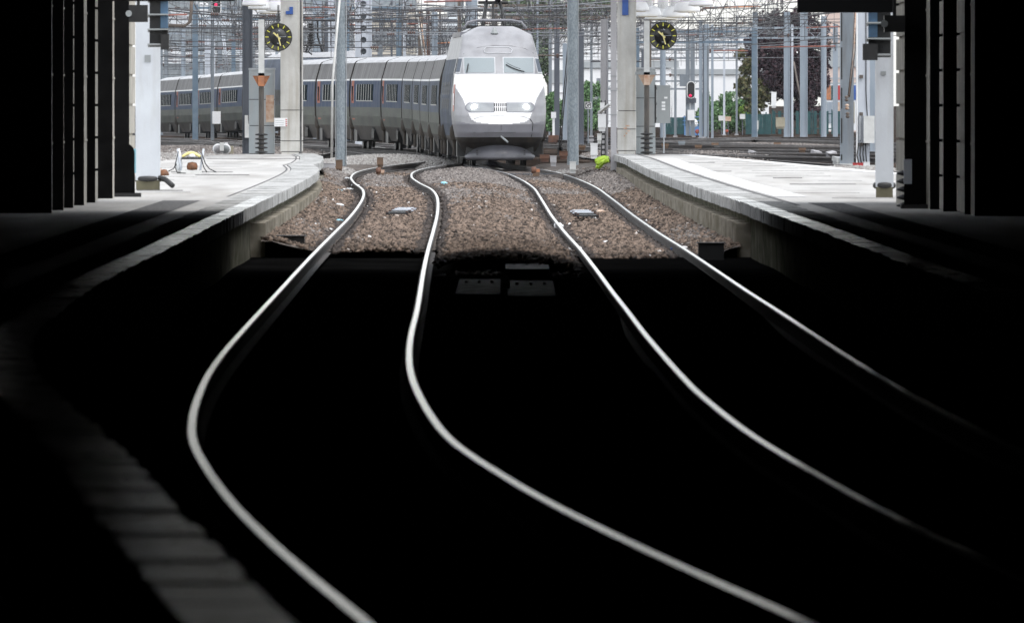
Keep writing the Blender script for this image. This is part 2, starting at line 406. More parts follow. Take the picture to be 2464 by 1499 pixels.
OCT = np.array([(1, 0, 0), (-1, 0, 0), (0, 1, 0), (0, -1, 0), (0, 0, 1), (0, 0, -1)], float)
OF = np.array([(0, 2, 4), (2, 1, 4), (1, 3, 4), (3, 0, 4), (2, 0, 5), (1, 2, 5), (3, 1, 5), (0, 3, 5)])
def stones(name, P, size, matname):
    P = np.asarray(P); N = len(P)
    sc = size*rng.uniform(.55, 1.35, (N, 1, 3))*np.array([1, 1.2, .8])
    v = OCT[None]*sc+rng.normal(0, .18, (N, 6, 3))*sc
    A = rng.uniform(0, 6.28, N); B = rng.uniform(-.6, .6, N)
    ca, sa, cb, sb = np.cos(A), np.sin(A), np.cos(B), np.sin(B)
    x = v[..., 0]*ca[:, None]-v[..., 1]*sa[:, None]; y = v[..., 0]*sa[:, None]+v[..., 1]*ca[:, None]; z = v[..., 2]
    x2 = x*cb[:, None]+z*sb[:, None]; z2 = -x*sb[:, None]+z*cb[:, None]
    v = np.stack([x2, y, z2], -1)+P[:, None]
    f = OF[None]+(np.arange(N)*6)[:, None, None]
    return npmesh(name, v.reshape(-1, 3), f.reshape(-1, 3), matname, tri=True)
P = []; P2 = []; P3 = []
YS = np.arange(219, 482, .5)
tabs = [(edgeL(min(y, 480)), edgeR(min(y, 475)), track_x(cL, y), track_x(cR, y)) for y in YS]
for k in range(150000):
    y = 219+(480-219)*random.random()**1.25
    e0, e1, a, b = tabs[int((y-219)/.5)]
    x = random.uniform(e0+.03, e1-.03)
    mid = a+.9 < x < b-.9
    if y < (222-5*random.random()**2.5 if mid else 246+random.uniform(-1.6, 1.2)): continue
    if not mid and y < 246.4 and (x < a-.9 or x > b+.9): continue
    if mid and y < 222 and random.random() < .6: continue
    if min(abs(x-a-.7535), abs(x-a+.7535), abs(x-b-.7535), abs(x-b+.7535)) < .11: continue
    z = hb(x, y)+random.uniform(-.005, .035) if y > (221 if mid else 244) else -.215
    rd = min(abs(x-a-.7535), abs(x-a+.7535), abs(x-b-.7535), abs(x-b+.7535))
    if rd < .2+.12*random.random(): P3.append((x, y, z-.02)); continue
    grey = (math.sin(x*2.1+y*.05)+math.sin(y*.11+x)+random.gauss(0, .7))*.4+(1.1 if (mid and y > 330) else 0)+(.9 if y > 395 else -.35)+(.35 if x < a-.8 or x > b+.8 else 0)
    (P2 if grey > .75 else P).append((x, y, z))
tag(stones('brown_ballast_stones', P, .046, 'stone'), 'rusty brown ballast stones packed around and between the two winding tracks', 'gravel', kind='stuff')
tag(stones('grey_ballast_stones', P2, .046, 'stone_grey'), 'pale grey ballast stones strewn among the brown ones along the tracks', 'gravel', kind='stuff')
tag(stones('greasy_ballast_stones', P3, .05, 'stone_dark'), 'greasy black ballast stones lying close along the rails', 'gravel', kind='stuff')
# white heaps of fresh ballast in the yard
def heap(cx, cy, rx, ry, h, N, label, m='stone_white'):
    Z = gz(cy)-.08; mbh = MB(); k = 20; rings = []
    for j in range(7):
        t = j/6; ring = []
        for i in range(k):
            a = 2*math.pi*i/k; rr = (1-t)*(1+.12*math.sin(3*a+cx)); ring.append((cx+rx*rr*math.cos(a), cy+ry*rr*math.sin(a), Z+h*math.sin(t*math.pi/2)))
        rings.append(ring)
    mbh.loft(rings)
    tag(mbh.build('ballast_mound', 'ballast_pale'), kind='structure')
    pts = []
    for i in range(N):
        a = random.uniform(0, 6.283); r = random.random()**.5
        t = 1-r; pts.append((cx+rx*r*math.cos(a), cy+ry*r*math.sin(a), Z+h*math.sin(t*math.pi/2)+.01))
    tag(stones('pale_ballast_stones', pts, .055, m), label, 'gravel', kind='stuff')
heap(-4.75, 470, .75, 22, .36, 3000, 'white ballast banked around the foot of the left round mast')
heap(2.75, 475, 1.0, 18, .3, 3000, 'pale ballast banked around the foot of the right round mast', 'stone_grey')
for hx_, hy_, rx_, ry_, hh_, n_, lb_ in ((-13.5, 690, 4, 70, .2, 5000, 'pale ballast between the left yard tracks before the far carriages'), (-9.2, 665, 2.6, 50, .22, 4500, 'pale ballast in the yard behind the left grey cabinet'), (7.5, 640, 2.6, 60, .12, 2500, 'brownish pale stones between the right yard tracks'), (11.5, 760, 4, 80, .12, 3000, 'pale stones far out between the right yard tracks'), (4.2, 640, 1.6, 50, .2, 2500, 'pale stones right of the train beyond the round mast')): heap(hx_, hy_, rx_, ry_, hh_, n_, lb_, 'stone_grey')
heap(-4.0, 552, 3.6, 34, .42, 14000, 'white fresh ballast heaped left of the train beside the round grey mast')
heap(-6.2, 520, 1.9, 26, .22, 4000, 'white ballast spread behind the left platform end')
heap(2.0, 492, 1.15, 22, .24, 5000, 'white ballast heap right of the train nose')
heap(3.0, 528, 2.0, 26, .22, 4000, 'pale ballast behind the right round mast', 'stone')
heap(-13, 600, 5.5, 60, .22, 6000, 'pale ballast in the yard behind the left platform')
heap(10.2, 505, 2.6, 40, .22, 5000, 'white ballast along the outer edge of the right platform')

# ------------------------------------------------------------------ platforms
def strip(mb, A, B, m=0, sm=False):
    n = len(A); mb.add(list(A)+list(B), [(i, i+1, n+i+1, n+i) for i in range(n-1)], m, sm)
def platform(edge, back, side, Yend, lines):
    ys = [35]+list(range(40, int(Yend), 5))+[Yend]
    H = .55; s = side
    Hf = lambda y: H+(max(0, track_z(cL, y)) if s < 0 and y < 118 else 0)
    deck = MB()
    inn = [(edge(y)+s*.62, y, Hf(y)) for y in ys]; bk = [(back(y), y, Hf(y)) for y in ys]
    if s < 0: strip(deck, bk, inn)
    else: strip(deck, inn, bk)
    bk2 = [(x, y, -.4) for x, y, z in bk]; strip(deck, bk, bk2)
    deck.add([inn[-1], bk[-1], (bk[-1][0], bk[-1][1], -.4), (inn[-1][0], inn[-1][1], -.4)], [(0, 1, 2, 3)])
    p = tag(deck.build('platform', 'deck'), kind='structure')
    cop = MB(); y = 35.0
    while y < Yend-.1:
        y2 = min(y+1.0+random.uniform(-.06, .06)+(.3 if random.random() < .1 else 0), Yend); gp = .014
        j = random.uniform(-.012, .012); jz = random.uniform(-.004, .006); t = .17
        a0, a1 = edge(y+gp)+j*s, edge(y2-gp)+j*s
        b0, b1 = edge(y+gp)+s*.6, edge(y2-gp)+s*.6
        pts = []
        for (xx, yy) in ((a0, y+gp), (a1, y2-gp), (b1, y2-gp), (b0, y+gp)):
            top = Hf(yy)+.012+jz; pts += [(xx, yy, top-t), (xx, yy, top)]
        fs = [(0, 1, 3, 2), (2, 3, 5, 4), (4, 5, 7, 6), (6, 7, 1, 0), (1, 7, 5, 3), (0, 2, 4, 6)]
        if s < 0: pass
        cop.add(pts, [f_ for f_ in fs if f_ != (1, 7, 5, 3)])
        o1, o2, i2, i1 = [Vector(pts[k_]) for k_ in (1, 3, 5, 7)]; m1_, m2_ = o1.lerp(i1, .42), o2.lerp(i2, .42)
        cop.add([o1, o2, m2_, m1_], [(0, 3, 2, 1)], 1 if y < 262 else 0); cop.add([m1_, m2_, i2, i1], [(0, 3, 2, 1)], 0); y = y2
    cop.build('coping', ['coping', 'coping_worn'], p)
    ris = MB(); A = [(edge(y)+s*(.14+.02*math.sin(y*1.7)), y, H-.14) for y in ys]; B = [(edge(y)+s*(.16+.03*math.sin(y*2.3)), y, -.4) for y in ys]
    strip(ris, A, B); A = [(edge(y)+s*.14, y, H-.14) for y in ys]; B = [(edge(y)+s*.6, y, H-.13) for y in ys]; strip(ris, A, B)
    ris.build('riser', 'riser', p)
    led = MB(); yl = 247.0
    while yl < Yend-(18 if s > 0 else 70):
        y2 = yl+2.0; e0, e1 = edge(yl+.01), edge(y2-.01); o0 = -s*.06; o1 = s*.2; zt = .25+random.uniform(-.008, .008)
        pts = []
        for (xx, yy) in ((e0+o0, yl+.01), (e1+o0, y2-.01), (e1+o1, y2-.01), (e0+o1, yl+.01)): pts += [(xx, yy, -.3), (xx, yy, zt)]
        led.add(pts, [(0, 1, 3, 2), (2, 3, 5, 4), (4, 5, 7, 6), (6, 7, 1, 0), (1, 7, 5, 3)]); yl = y2
    led.build('ledge', 'ledge', p)
    for (d0, d1, y0, y1, zz, m, nm) in lines:
        yy = [y0+(y1-y0)*i/30 for i in range(31)]
        q = MB(); A = [(edge(v)+s*d0, v, H+zz) for v in yy]; B = [(edge(v)+s*d1, v, H+zz) for v in yy]
        strip(q, A, B); q.build(nm, m, p)
    return p
backL = lambda y: float(np.interp(y, [45, 300, 423, 458, 474, 481], [-9.5, -9.2, -8.7, -8.35, -8.0, -7.5]))
backR = lambda y: float(np.interp(y, [45, 300, 365, 476], [9.5, 9.4, 7.7, 5.05]))
pl = platform(edgeL, backL, -1, 481, [(.95, 1.5, 150, 252, .005, 'tactile', 'tactile_strip'), (.68, .72, 262, 470, .005, 'joint', 'joint_line')])
pr = platform(edgeR, backR, 1, 476, [(.95, 1.45, 130, 246, .005, 'tactile', 'tactile_strip'), (.66, .74, 240, 470, .005, 'joint', 'joint_line'), (.8, 1.28, 262, 440, .006, 'white_line', 'painted_line')])
q = MB(); yy = [300+172*i/20 for i in range(21)]
strip(q, [(backR(v)-.6, v, .556) for v in yy], [(backR(v)-.18, v, .556) for v in yy]); q.build('painted_line', 'white_line', pr)
for pp, items in ((pl, [(497, 722, 382), (412, 560, 414), (470, 600, 421), (330, 440, 458)]), (pr, [(1640, 1720, 391), (1900, 2060, 443), (1860, 1930, 428), (1700, 1760, 412)])):
    for x0, x1, y in items:
        Y = 1.44*F/(y-HZ)
        MB().bx(wx(x0, Y), wx(x1, Y), Y-.1, Y+.1, .55, .562).build('slab_joint', 'joint', pp)
for pp, ed, bk_, sg in ((pl, edgeL, backL, -1), (pr, edgeR, backR, 1)):
    for k in range(14):
        Y = 262+k*14+random.uniform(-4, 4); a_, b_ = sorted((ed(Y)+sg*.75, bk_(Y)-sg*.3)); u = random.uniform(0, .5); v = u+random.uniform(.15, .5)
        MB().bx(a_+(b_-a_)*u, a_+(b_-a_)*v, Y-.06, Y+.06, .55, .5555).build('slab_joint', 'slabline', pp)
# dark step blocks at the ballast ends, trough covers between the tracks
for x0, x1, y0, y1, Y, lab in ((668, 733, 569, 581, 249, 'dark flat block at the end of the left ledge'), (1680, 1742, 586, 604, 243, 'dark flat block at the end of the right ledge')):
    c = wp((x0+x1)/2, y1, Y)
    m = MB().bx(-(x1-x0)/2*Y/F, (x1-x0)/2*Y/F, -.2, .3, -.3, (y1-y0)*Y/F)
    m.bx(-(x1-x0)/2*Y/F-.02, (x1-x0)/2*Y/F+.02, -.23, .33, (y1-y0)*Y/F, (y1-y0)*Y/F+.015)
    tag(m.build('concrete_block', 'black', loc=c), lab, 'block')
for i, (xa, xb, y, lab) in enumerate(((1103, 1196, 622, 'left concrete trough cover lying at the foot of the ballast heap'), (1217, 1318, 635, 'right concrete trough cover lying at the foot of the ballast heap'), (1106, 1205, 668, 'dim cracked concrete cover in front of the left pale one'), (1222, 1330, 672, 'dim concrete cover in front of the right pale one'))):
    Y = 2.12*F/(y-HZ); x0, x1 = wx(xa, Y), wx(xb, Y); ln = 9 if i < 2 else 16
    m = MB().bx(0, x1-x0, -ln, 0, -.14, .02 if i < 2 else -.02)
    for k in range(3): m.cyl(((.2+.3*k)*(x1-x0), -.4*ln, .0), ((.2+.3*k)*(x1-x0), -.4*ln, .03), .02, n=8)
    tag(m.build('trough_cover', 'trough', loc=(x0, Y, -.12)), lab, 'cover', 'concrete covers between the tracks')

tag(MB().bx(-160, 160, -60, 1750, -1.5, 26).build('haze', 'haze'), kind='stuff')
# ------------------------------------------------------------------ the dark hall
h = thing('station_hall', 'dark roofed station hall framing the whole view in black', 'station hall', (0, 0, 0))
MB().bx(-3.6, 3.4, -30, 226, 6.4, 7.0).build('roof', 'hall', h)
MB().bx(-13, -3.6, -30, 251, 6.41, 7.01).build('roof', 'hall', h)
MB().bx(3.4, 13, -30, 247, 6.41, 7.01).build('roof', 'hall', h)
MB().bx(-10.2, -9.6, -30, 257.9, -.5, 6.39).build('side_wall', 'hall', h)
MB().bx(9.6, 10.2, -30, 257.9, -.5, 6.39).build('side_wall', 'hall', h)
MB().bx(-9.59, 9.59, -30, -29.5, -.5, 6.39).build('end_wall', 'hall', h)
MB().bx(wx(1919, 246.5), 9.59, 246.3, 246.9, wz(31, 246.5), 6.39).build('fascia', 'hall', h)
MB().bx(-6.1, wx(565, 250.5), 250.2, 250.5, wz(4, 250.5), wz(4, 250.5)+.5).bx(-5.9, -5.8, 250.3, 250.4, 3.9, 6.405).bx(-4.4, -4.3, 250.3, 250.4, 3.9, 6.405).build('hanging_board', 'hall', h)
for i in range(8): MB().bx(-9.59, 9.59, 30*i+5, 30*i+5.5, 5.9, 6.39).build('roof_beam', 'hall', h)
def pier(X, y0, y1, wd, side, label, courses=False):
    m = MB(); s = side
    if courses:
        z = .55; k = 0
        while z < 6.4:
            z2 = min(z+.47, 6.4)
            m.bx(min(0, s*wd), max(0, s*wd), .02, y1-y0-.02, z-.55+.02, z2-.55-.02)
            z = z2
        m.bx(min(s*.04, s*wd), max(s*.04, s*wd), .05, y1-y0-.05, 0, 5.85)
    else:
        m.bx(min(0, s*wd), max(0, s*wd), 0, y1-y0, 0, 5.85)
        for zz in (.9, 1.8, 2.7, 3.6): m.bx(min(-s*.012, s*.05), max(-s*.012, s*.05), -.0, y1-y0+.01, zz, zz+.03)
    o = m.build('hall_pier', 'pier', loc=(X, y0, .55))
    MB().bx(min(-s*.02, s*(wd+.02)), max(-s*.02, s*(wd+.02)), -.05, -.002, 0, 5.84).build('front_shade', 'deep_black', o)  # thin black sheet, paints in the shade on the camera side of the pier
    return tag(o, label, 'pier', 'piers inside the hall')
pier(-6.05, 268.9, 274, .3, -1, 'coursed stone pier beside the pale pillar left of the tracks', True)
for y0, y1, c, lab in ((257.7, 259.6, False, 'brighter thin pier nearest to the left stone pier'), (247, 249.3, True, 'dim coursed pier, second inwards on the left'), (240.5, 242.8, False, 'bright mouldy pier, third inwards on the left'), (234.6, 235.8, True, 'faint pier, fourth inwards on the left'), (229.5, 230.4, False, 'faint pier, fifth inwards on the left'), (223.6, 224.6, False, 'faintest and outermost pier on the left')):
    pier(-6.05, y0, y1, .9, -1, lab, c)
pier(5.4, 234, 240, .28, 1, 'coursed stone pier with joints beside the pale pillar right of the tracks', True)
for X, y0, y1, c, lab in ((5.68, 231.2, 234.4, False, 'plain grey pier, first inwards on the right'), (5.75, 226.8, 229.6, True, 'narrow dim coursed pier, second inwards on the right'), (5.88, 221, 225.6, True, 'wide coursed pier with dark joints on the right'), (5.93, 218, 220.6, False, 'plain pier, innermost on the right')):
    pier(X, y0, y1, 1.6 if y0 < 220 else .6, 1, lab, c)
# pale painted pillars at the roof edge
def pale_pillar(xa, xb, Y, lab):
    W = wx(xb, Y)-wx(xa, Y); t = thing('painted_pillar', lab, 'pillar', (wx((xa+xb)/2, Y), Y, .55))
    m = MB().bx(-W/2, W/2, 0, W, .16, 6.2); m.build('shaft', 'pale_pillar', t)
    MB().bx(-W/2+.01, W/2-.01, -.012, W, -.02, .16).build('plinth', 'mossblock', t)
    m = MB(); rr = W*.62
    prof = [(rr*.8, .13), (rr, .15), (rr*1.06, .185), (rr, .22), (rr*.75, .235)]
    m.lathe(prof, (0, W/2, 0), 24); m.build('bumper_ring', 'rubber', t)
    return t
tpl = pale_pillar(326, 385, 283, 'pale blue grey pillar standing on the left platform')
MB().bx(-.36, -.30, -.02, .2, 0, 6).build('corner_strip', 'offwhite', tpl)
MB().bx(-.05, .05, -.012, 0, wz(150, 283)-.55, wz(133, 283)-.55).build('number_plate', 'doorgrey', tpl)
m = MB().tube([(.2, .0, .2), (.3, -.12, .17), (.42, -.3, .07)], .045, 8); m.build('handle', 'black', tpl)
tpr = pale_pillar(2107, 2150, 260.5, 'pale grey pillar with black ring at its foot on the right platform')
MB().bx(-.06, .02, -.012, 0, wz(181, 260)-.55, wz(172, 260)-.55).build('number_plate', 'doorgrey', tpr)
# hooded signal units and black boxes hanging at the roof edge
def hooded(x0, x1, y1, Y, lab, flip):
    W = wx(x1, Y)-wx(x0, Y); z1 = wz(y1, Y); t = thing('hooded_display', lab, 'display unit', (wx((x0+x1)/2, Y), Y, z1))
    MB().bx(-W/2, W/2, .02, .3, .02, 1.3).build('body', ['black'], t)
    a, b = (W*.1, W/2+.004) if not flip else (-W/2-.004, -W*.1)
    MB().bx(a, b, .0, .15, .32, 1.3).build('side_panel', 'hood', t)
    for k in range(4):
        m = MB(); z = .03+k*.24
        m.bx(-W/2-.03, W/2+.005, -.14, .25, z, z+.02, rot=Matrix.Rotation(R(-6), 3, 'X')); m.build('hood_plate', 'doorgrey', t)
    m = MB().bx(*((W*.12, W/2+.02) if not flip else (-W/2-.09, -W*.1)), -.16, .1, -.03, .22); m.build('end_box', 'black', t)
    MB().cyl((0, .15, 1.3), (0, .15, 3.0), .03).build('hanger', 'black', t)
hooded(360, 404, 116, 276, 'dark hooded display unit hanging in front of the left pale pillar', False)
hooded(2090, 2143, 141, 259.5, 'dark hooded display unit with blue side hanging at the right pale pillar', True)
for x0, x1, y0, y1, Y, lab in ((310, 355, 13, 54, 266, 'black box camera housing above the left stone pier'), (2128, 2178, 38, 78, 233.5, 'black box camera housing above the right stone pier')):
    W = (x1-x0)*Y/F; H = (y1-y0)*Y/F; c = wp((x0+x1)/2, y1, Y)
    t = thing('camera_housing', lab, 'camera', c)
    MB().bx(-W/2, W/2, 0, .4, 0, H).build('case', 'black', t)
    MB().cyl((-W/2, .0, H*.5), (-W/2, -.03, H*.5), .05).build('lens', 'doorgrey', t)
    MB().cyl((0, .2, H), (0, .2, H+2.6), .025).build('bracket', 'black', t)
def machine(x, ybase, Y, Hh, Ww, lab):
    t = thing('ticket_machine', lab, 'machine', (wx(x, Y), Y, .55))
    m = MB(); k = 14; pts = []
    for i in range(k+1):
        a = math.pi*i/k; pts.append((Ww/2*math.cos(a), Hh-Ww/2+Ww/2*math.sin(a)))
    out = [(-Ww/2, .0)]+[(-x_, z_) for x_, z_ in pts][::1]+[(Ww/2, 0)]
    m.loft([[(x_, 0, z_) for x_, z_ in out], [(x_, .3, z_) for x_, z_ in out]]); m.build('case', 'deep_black', t)
    MB().bx(*((Ww*.3, Ww/2+.02, .05, .28) if x < 1000 else (-Ww/2-.01, -.01, -.02, .1)), Hh*.45, Hh*.9).build('side_face', 'aqua' if x < 1000 else 'palegrey', t)
    MB().bx(-Ww/2-.05, Ww/2+.1, -.05, .35, 0, .06).build('foot', 'black', t)
machine(300, 470, 262, .82, .3, 'dark round topped platform machine standing before the left stone pier')
machine(2196, 490, 233, .75, .22, 'dark round topped platform machine in the gap by the right stone pier')
m = MB()
for k in range(5): m.lathe([(.03, k*.11), (.13, k*.11+.03), (.13, k*.11+.05), (.03, k*.11+.09)], n=14)
tag(m.build('ribbed_sleeve', 'rubber', loc=(wx(2180, 233.6), 233.6, .55)), 'black ribbed sleeve at the foot of the right stone pier', 'sleeve')

# ------------------------------------------------------------------ trains
def front_tables():
    wz_ = [(.35, 1.04), (.8, 1.27), (1.25, 1.36), (1.62, 1.385), (2.06, 1.37), (2.73, 1.30), (3.3, 1.17), (3.9, 1.03), (4.1, .66), (4.16, .5)]
    yf = [(.35, 1.5), (.5, .9), (.7, .35), (.85, .12), (1.0, .03), (1.25, 0), (1.5, .1), (1.75, .32), (2.0, .62), (2.4, 1.15), (2.73, 1.62), (2.8, 1.7), (3.28, 2.25), (3.6, 2.8), (3.9, 3.6), (4.1, 4.4), (4.16, 4.9)]
    dd = [(.35, .8), (.8, 1.1), (1.25, 1.35), (1.75, 1.25), (2.3, 1.0), (2.73, .8), (3.3, .75), (4.16, .6)]
    return wz_, yf, dd
_W, _Y, _D = front_tables()
ip = lambda T, z: float(np.interp(z, [a for a, b in T], [b for a, b in T]))
def nose(s, z, off=0):
    w_ = ip(_W, z); y0 = ip(_Y, z); d_ = ip(_D, z); nn = 2.7
    y = y0+d_*(1-(max(0, 1-abs(s)**nn))**(1/nn)); x = w_*s
    if off:
        e = .01
        def P(s_, z_): return Vector(nose(s_, z_))
        a = P(min(s+e, 1), z)-P(max(s-e, -1), z); b = P(s, z+e)-P(s, z-e); nv = a.cross(b).normalized()
        if nv.y > 0: nv = -nv
        return (x+nv.x*off, y+nv.y*off, z+nv.z*off)
    return (x, y, z)
WB = [(1.24, 0), (1.262, .45), (1.31, .72), (1.38, .85), (1.55, .93), (2.0, 1.1), (2.66, 1.5)]
def patch(x0, x1, z0, z1, off, nx=10, nz=8, name='pane', m='screen', parent=None, cut=None, skew=0):
    mb = MB(); g = []
    for j in range(nz+1):
        z = z0+(z1-z0)*j/nz
        for i in range(nx+1):
            x = x0+(x1-x0)*i/nx+skew*(z-z0)
            if cut: x = cut(x, z)
            s = max(-1, min(1, x/ip(_W, z))); g.append(nose(s, z, off))
    mb.add(g, [(j*(nx+1)+i, j*(nx+1)+i+1, (j+1)*(nx+1)+i+1, (j+1)*(nx+1)+i) for j in range(nz) for i in range(nx)], 0, True)
    return mb.build(name, m, parent)
def power_body(L, parent, name='power_car_body'):
    zs = sorted(set(list(np.linspace(.35, 4.16, 150))+[.86, 1.24, 2.73]))
    ss = [math.sin(t) for t in np.linspace(-math.pi/2, math.pi/2, 131)]
    mb = MB(); rows = []
    for z in zs:
        row = []
        w_ = ip(_W, z)
        yb = nose(1, z)[1]
        side = [yb+(L-yb)*t for t in (1, .8, .6, .4, .25, .12, .04)]
        row += [(-w_, y, z) for y in side]+[nose(s, z) for s in ss]+[(w_, y, z) for y in side[::-1]]
        rows.append(row)
    n_ = len(rows[0]); o = 0
    mb.v = [p for r_ in rows for p in r_]
    for j in range(len(zs)-1):
        for i in range(n_-1):
            c = (Vector(rows[j][i])+Vector(rows[j+1][i+1]))/2; z = c.z; m = 0
            if c.y > 4.6: m = 3 if z < .88 else (5 if z < 3.2 else 0)
            if z < .86: m = 2
            elif c.y < 3.2 and z < 2.72:
                if abs(c.x) < ip(WB, z) and z > 1.24: m = 1
                elif z < 1.24+.18*max(0, abs(c.x)-.8): m = 4
            mb.f.append([j*n_+i, j*n_+i+1, (j+1)*n_+i+1, (j+1)*n_+i]); mb.m.append(m); mb.sm.append(True)
    k = (len(zs)-1)*n_; mb.f.append([k+i for i in range(n_)]); mb.m.append(0); mb.sm.append(False)
    mb.f.append([j*n_ for j in range(len(zs))]+[j*n_+n_-1 for j in range(len(zs))][::-1]); mb.m.append(2); mb.sm.append(False)
    return mb.build(name, ['tsilver', 'twhite', 'tlow', 'tlow', 'tgrey', 'tmid'], parent)
CS = [(1.1, .35), (1.30, .88), (1.40, 1.25), (1.41, 1.575), (1.41, 2.05), (1.38, 2.56), (1.37, 2.62), (1.2, 3.22), (1.12, 3.3), (.75, 3.41), (0, 3.45)]
CMAT = [0, 1, 1, 2, 2, 3, 4, 5, 5, 5]
def side_x(z): return float(np.interp(z, [b for a, b in CS], [a for a, b in CS]))
def car_mesh(L):
    ring = [(-a, b) for a, b in CS]+[(a, b) for a, b in CS[::-1][1:]]
    ms = CMAT+CMAT[::-1]+[0]
    mb = MB(); mb.loft([[(x, y, z) for x, z in ring] for y in [.42]+[L*k/6 for k in range(1, 6)]+[L-.42]], ms=ms, m=0, sm=False)
    return mb
win_mesh = {}
def add_car(train, p, q, door=True, wins=7, w0=.36, first=[None]):
    p = Vector(p); q = Vector(q); L = (q-p).length; rz = math.atan2(-(q-p).x, (q-p).y)
    c = car_mesh(L).build('carriage', ['tlow', 'tlower', 'tblue' if door else 'tmid', 'tline', 'tupper', 'troof'], train, p); c.rotation_euler = (math.asin((q-p).z/L), 0, rz)
    for sgn in (-1, 1):
        for k in range(wins):
            y0 = L*w0+k*L*.075; m = MB(); z0, z1 = 1.82, 2.42
            a, b = side_x(z0)+.012, side_x(z1)+.012; yb = y0+L*.062
            m.add([(sgn*a, y0, z0), (sgn*a, yb, z0), (sgn*b, yb, z1), (sgn*b, y0, z1), (sgn*(a-.05), y0, z0), (sgn*(a-.05), yb, z0), (sgn*(b-.05), yb, z1), (sgn*(b-.05), y0, z1)], [(0, 1, 2, 3), (4, 7, 6, 5), (0, 4, 5, 1), (3, 2, 6, 7), (0, 3, 7, 4), (1, 5, 6, 2)])
            o_ = m.build('window', 'glass', c)
            m = MB(); a2, b2 = a+.006, b+.006; e_ = L*.012
            for (u0, u1) in ((yb, yb+e_),): m.add([(sgn*a2, u0, z0), (sgn*a2, u1, z0), (sgn*b2, u1, z1), (sgn*b2, u0, z1)], [(0, 1, 2, 3)])
            m.add([(sgn*a2, y0, z0-.03), (sgn*a2, yb+e_, z0-.03), (sgn*a2, yb+e_, z0), (sgn*a2, y0, z0)], [(0, 1, 2, 3)])
            m.build('window_frame', 'frame', o_) if False else m.build('window_post', 'frame', c)
        if door:
            m = MB(); y0 = L*.86; a, b = side_x(1.1)+.01, side_x(2.56)+.01; mid = side_x(1.9)+.012
            m.add([(sgn*a, y0, 1.1), (sgn*a, y0+1.5, 1.1), (sgn*mid, y0+1.5, 1.9), (sgn*mid, y0, 1.9), (sgn*b, y0, 2.56), (sgn*b, y0+1.5, 2.56)], [(0, 1, 2, 3), (3, 2, 5, 4)])
            m.build('door', 'tdoor', c)
            m = MB().bx(sgn*side_x(2.1)-.0, sgn*side_x(2.1)+sgn*.02, y0+.5, y0+1.0, 1.8, 2.35); m.build('door_window', 'glass', c)
        m = MB()
        for k in range(3): m.bx(sgn*1.0-.32*(sgn < 0), sgn*1.0+.32*(sgn > 0), L*.3+k*.5, L*.3+k*.5+.25, .4, .8, rot=Matrix.Rotation(R(25), 3, 'X'))
        m.build('skirt_louvre', 'black', c)
    m = MB().bx(-1.15, 1.15, L-.43, L+.43, .7, 3.25); m.build('gangway', 'black', c)
    m = MB()
    for k in range(int(L/.5)): m.bx(.2, 1.0, .4+k*.5, .55+k*.5, 3.40, 3.47)
    m.build('roof_rib', 'doorgrey', c)
    return c
def bogie(train, p, rz, spring=True):
    b = MB()
    b.bx(-1.25, 1.25, -1.7, 1.7, .28, .75)
    for sx in (-.75, .75):
        for sy in (-1.3, 1.3): b.cyl((sx-.06, sy, .46), (sx+.06, sy, .46), .46, n=20)
    o = b.build('bogie', 'black', train, p); o.rotation_euler = (0, 0, rz)
    for sx in (-1, 1):
        m = MB().lathe([(.06, .0), (.13, .04), (.17, .2), (.16, .42), (.1, .52), (.04, .56)], (sx*1.27, 0, .72), 14)
        m.cyl((sx*1.3, 0, .3), (sx*1.3, .1, .8), .06)
        m.build('air_spring', 'tlow', o)
    return o
ly = 505.0
p0 = Vector((tpath(507)+.015, ly, zr(507)-.01))
T1 = thing('high_speed_train', 'silver and white high speed train facing us with lit headlights, its carriages curving left', 'train', p0)
GY = [527, 549, 568, 586.5, 605, 624, 642.7, 661, 680, 699]
gp = [Vector((tpath(Y), Y, zr(Y)-.01)) for Y in GY]
d = (gp[0]-p0); rz0 = math.atan2(-d.x, d.y)
pb = power_body(d.length-.2, T1); pb.rotation_euler = (0, 0, rz0)
def onpb(o): o.parent = pb; return o
for x0, x1, sk in ((-1.02, -.14, .0), (.14, 1.02, .0)):
    onpb(patch(x0-.03, x1+.03, 2.735, 3.23, .008, name='windscreen_frame', m='tline'))
    onpb(patch(x0, x1, 2.76, 3.2, .02, name='windscreen', m='screen'))
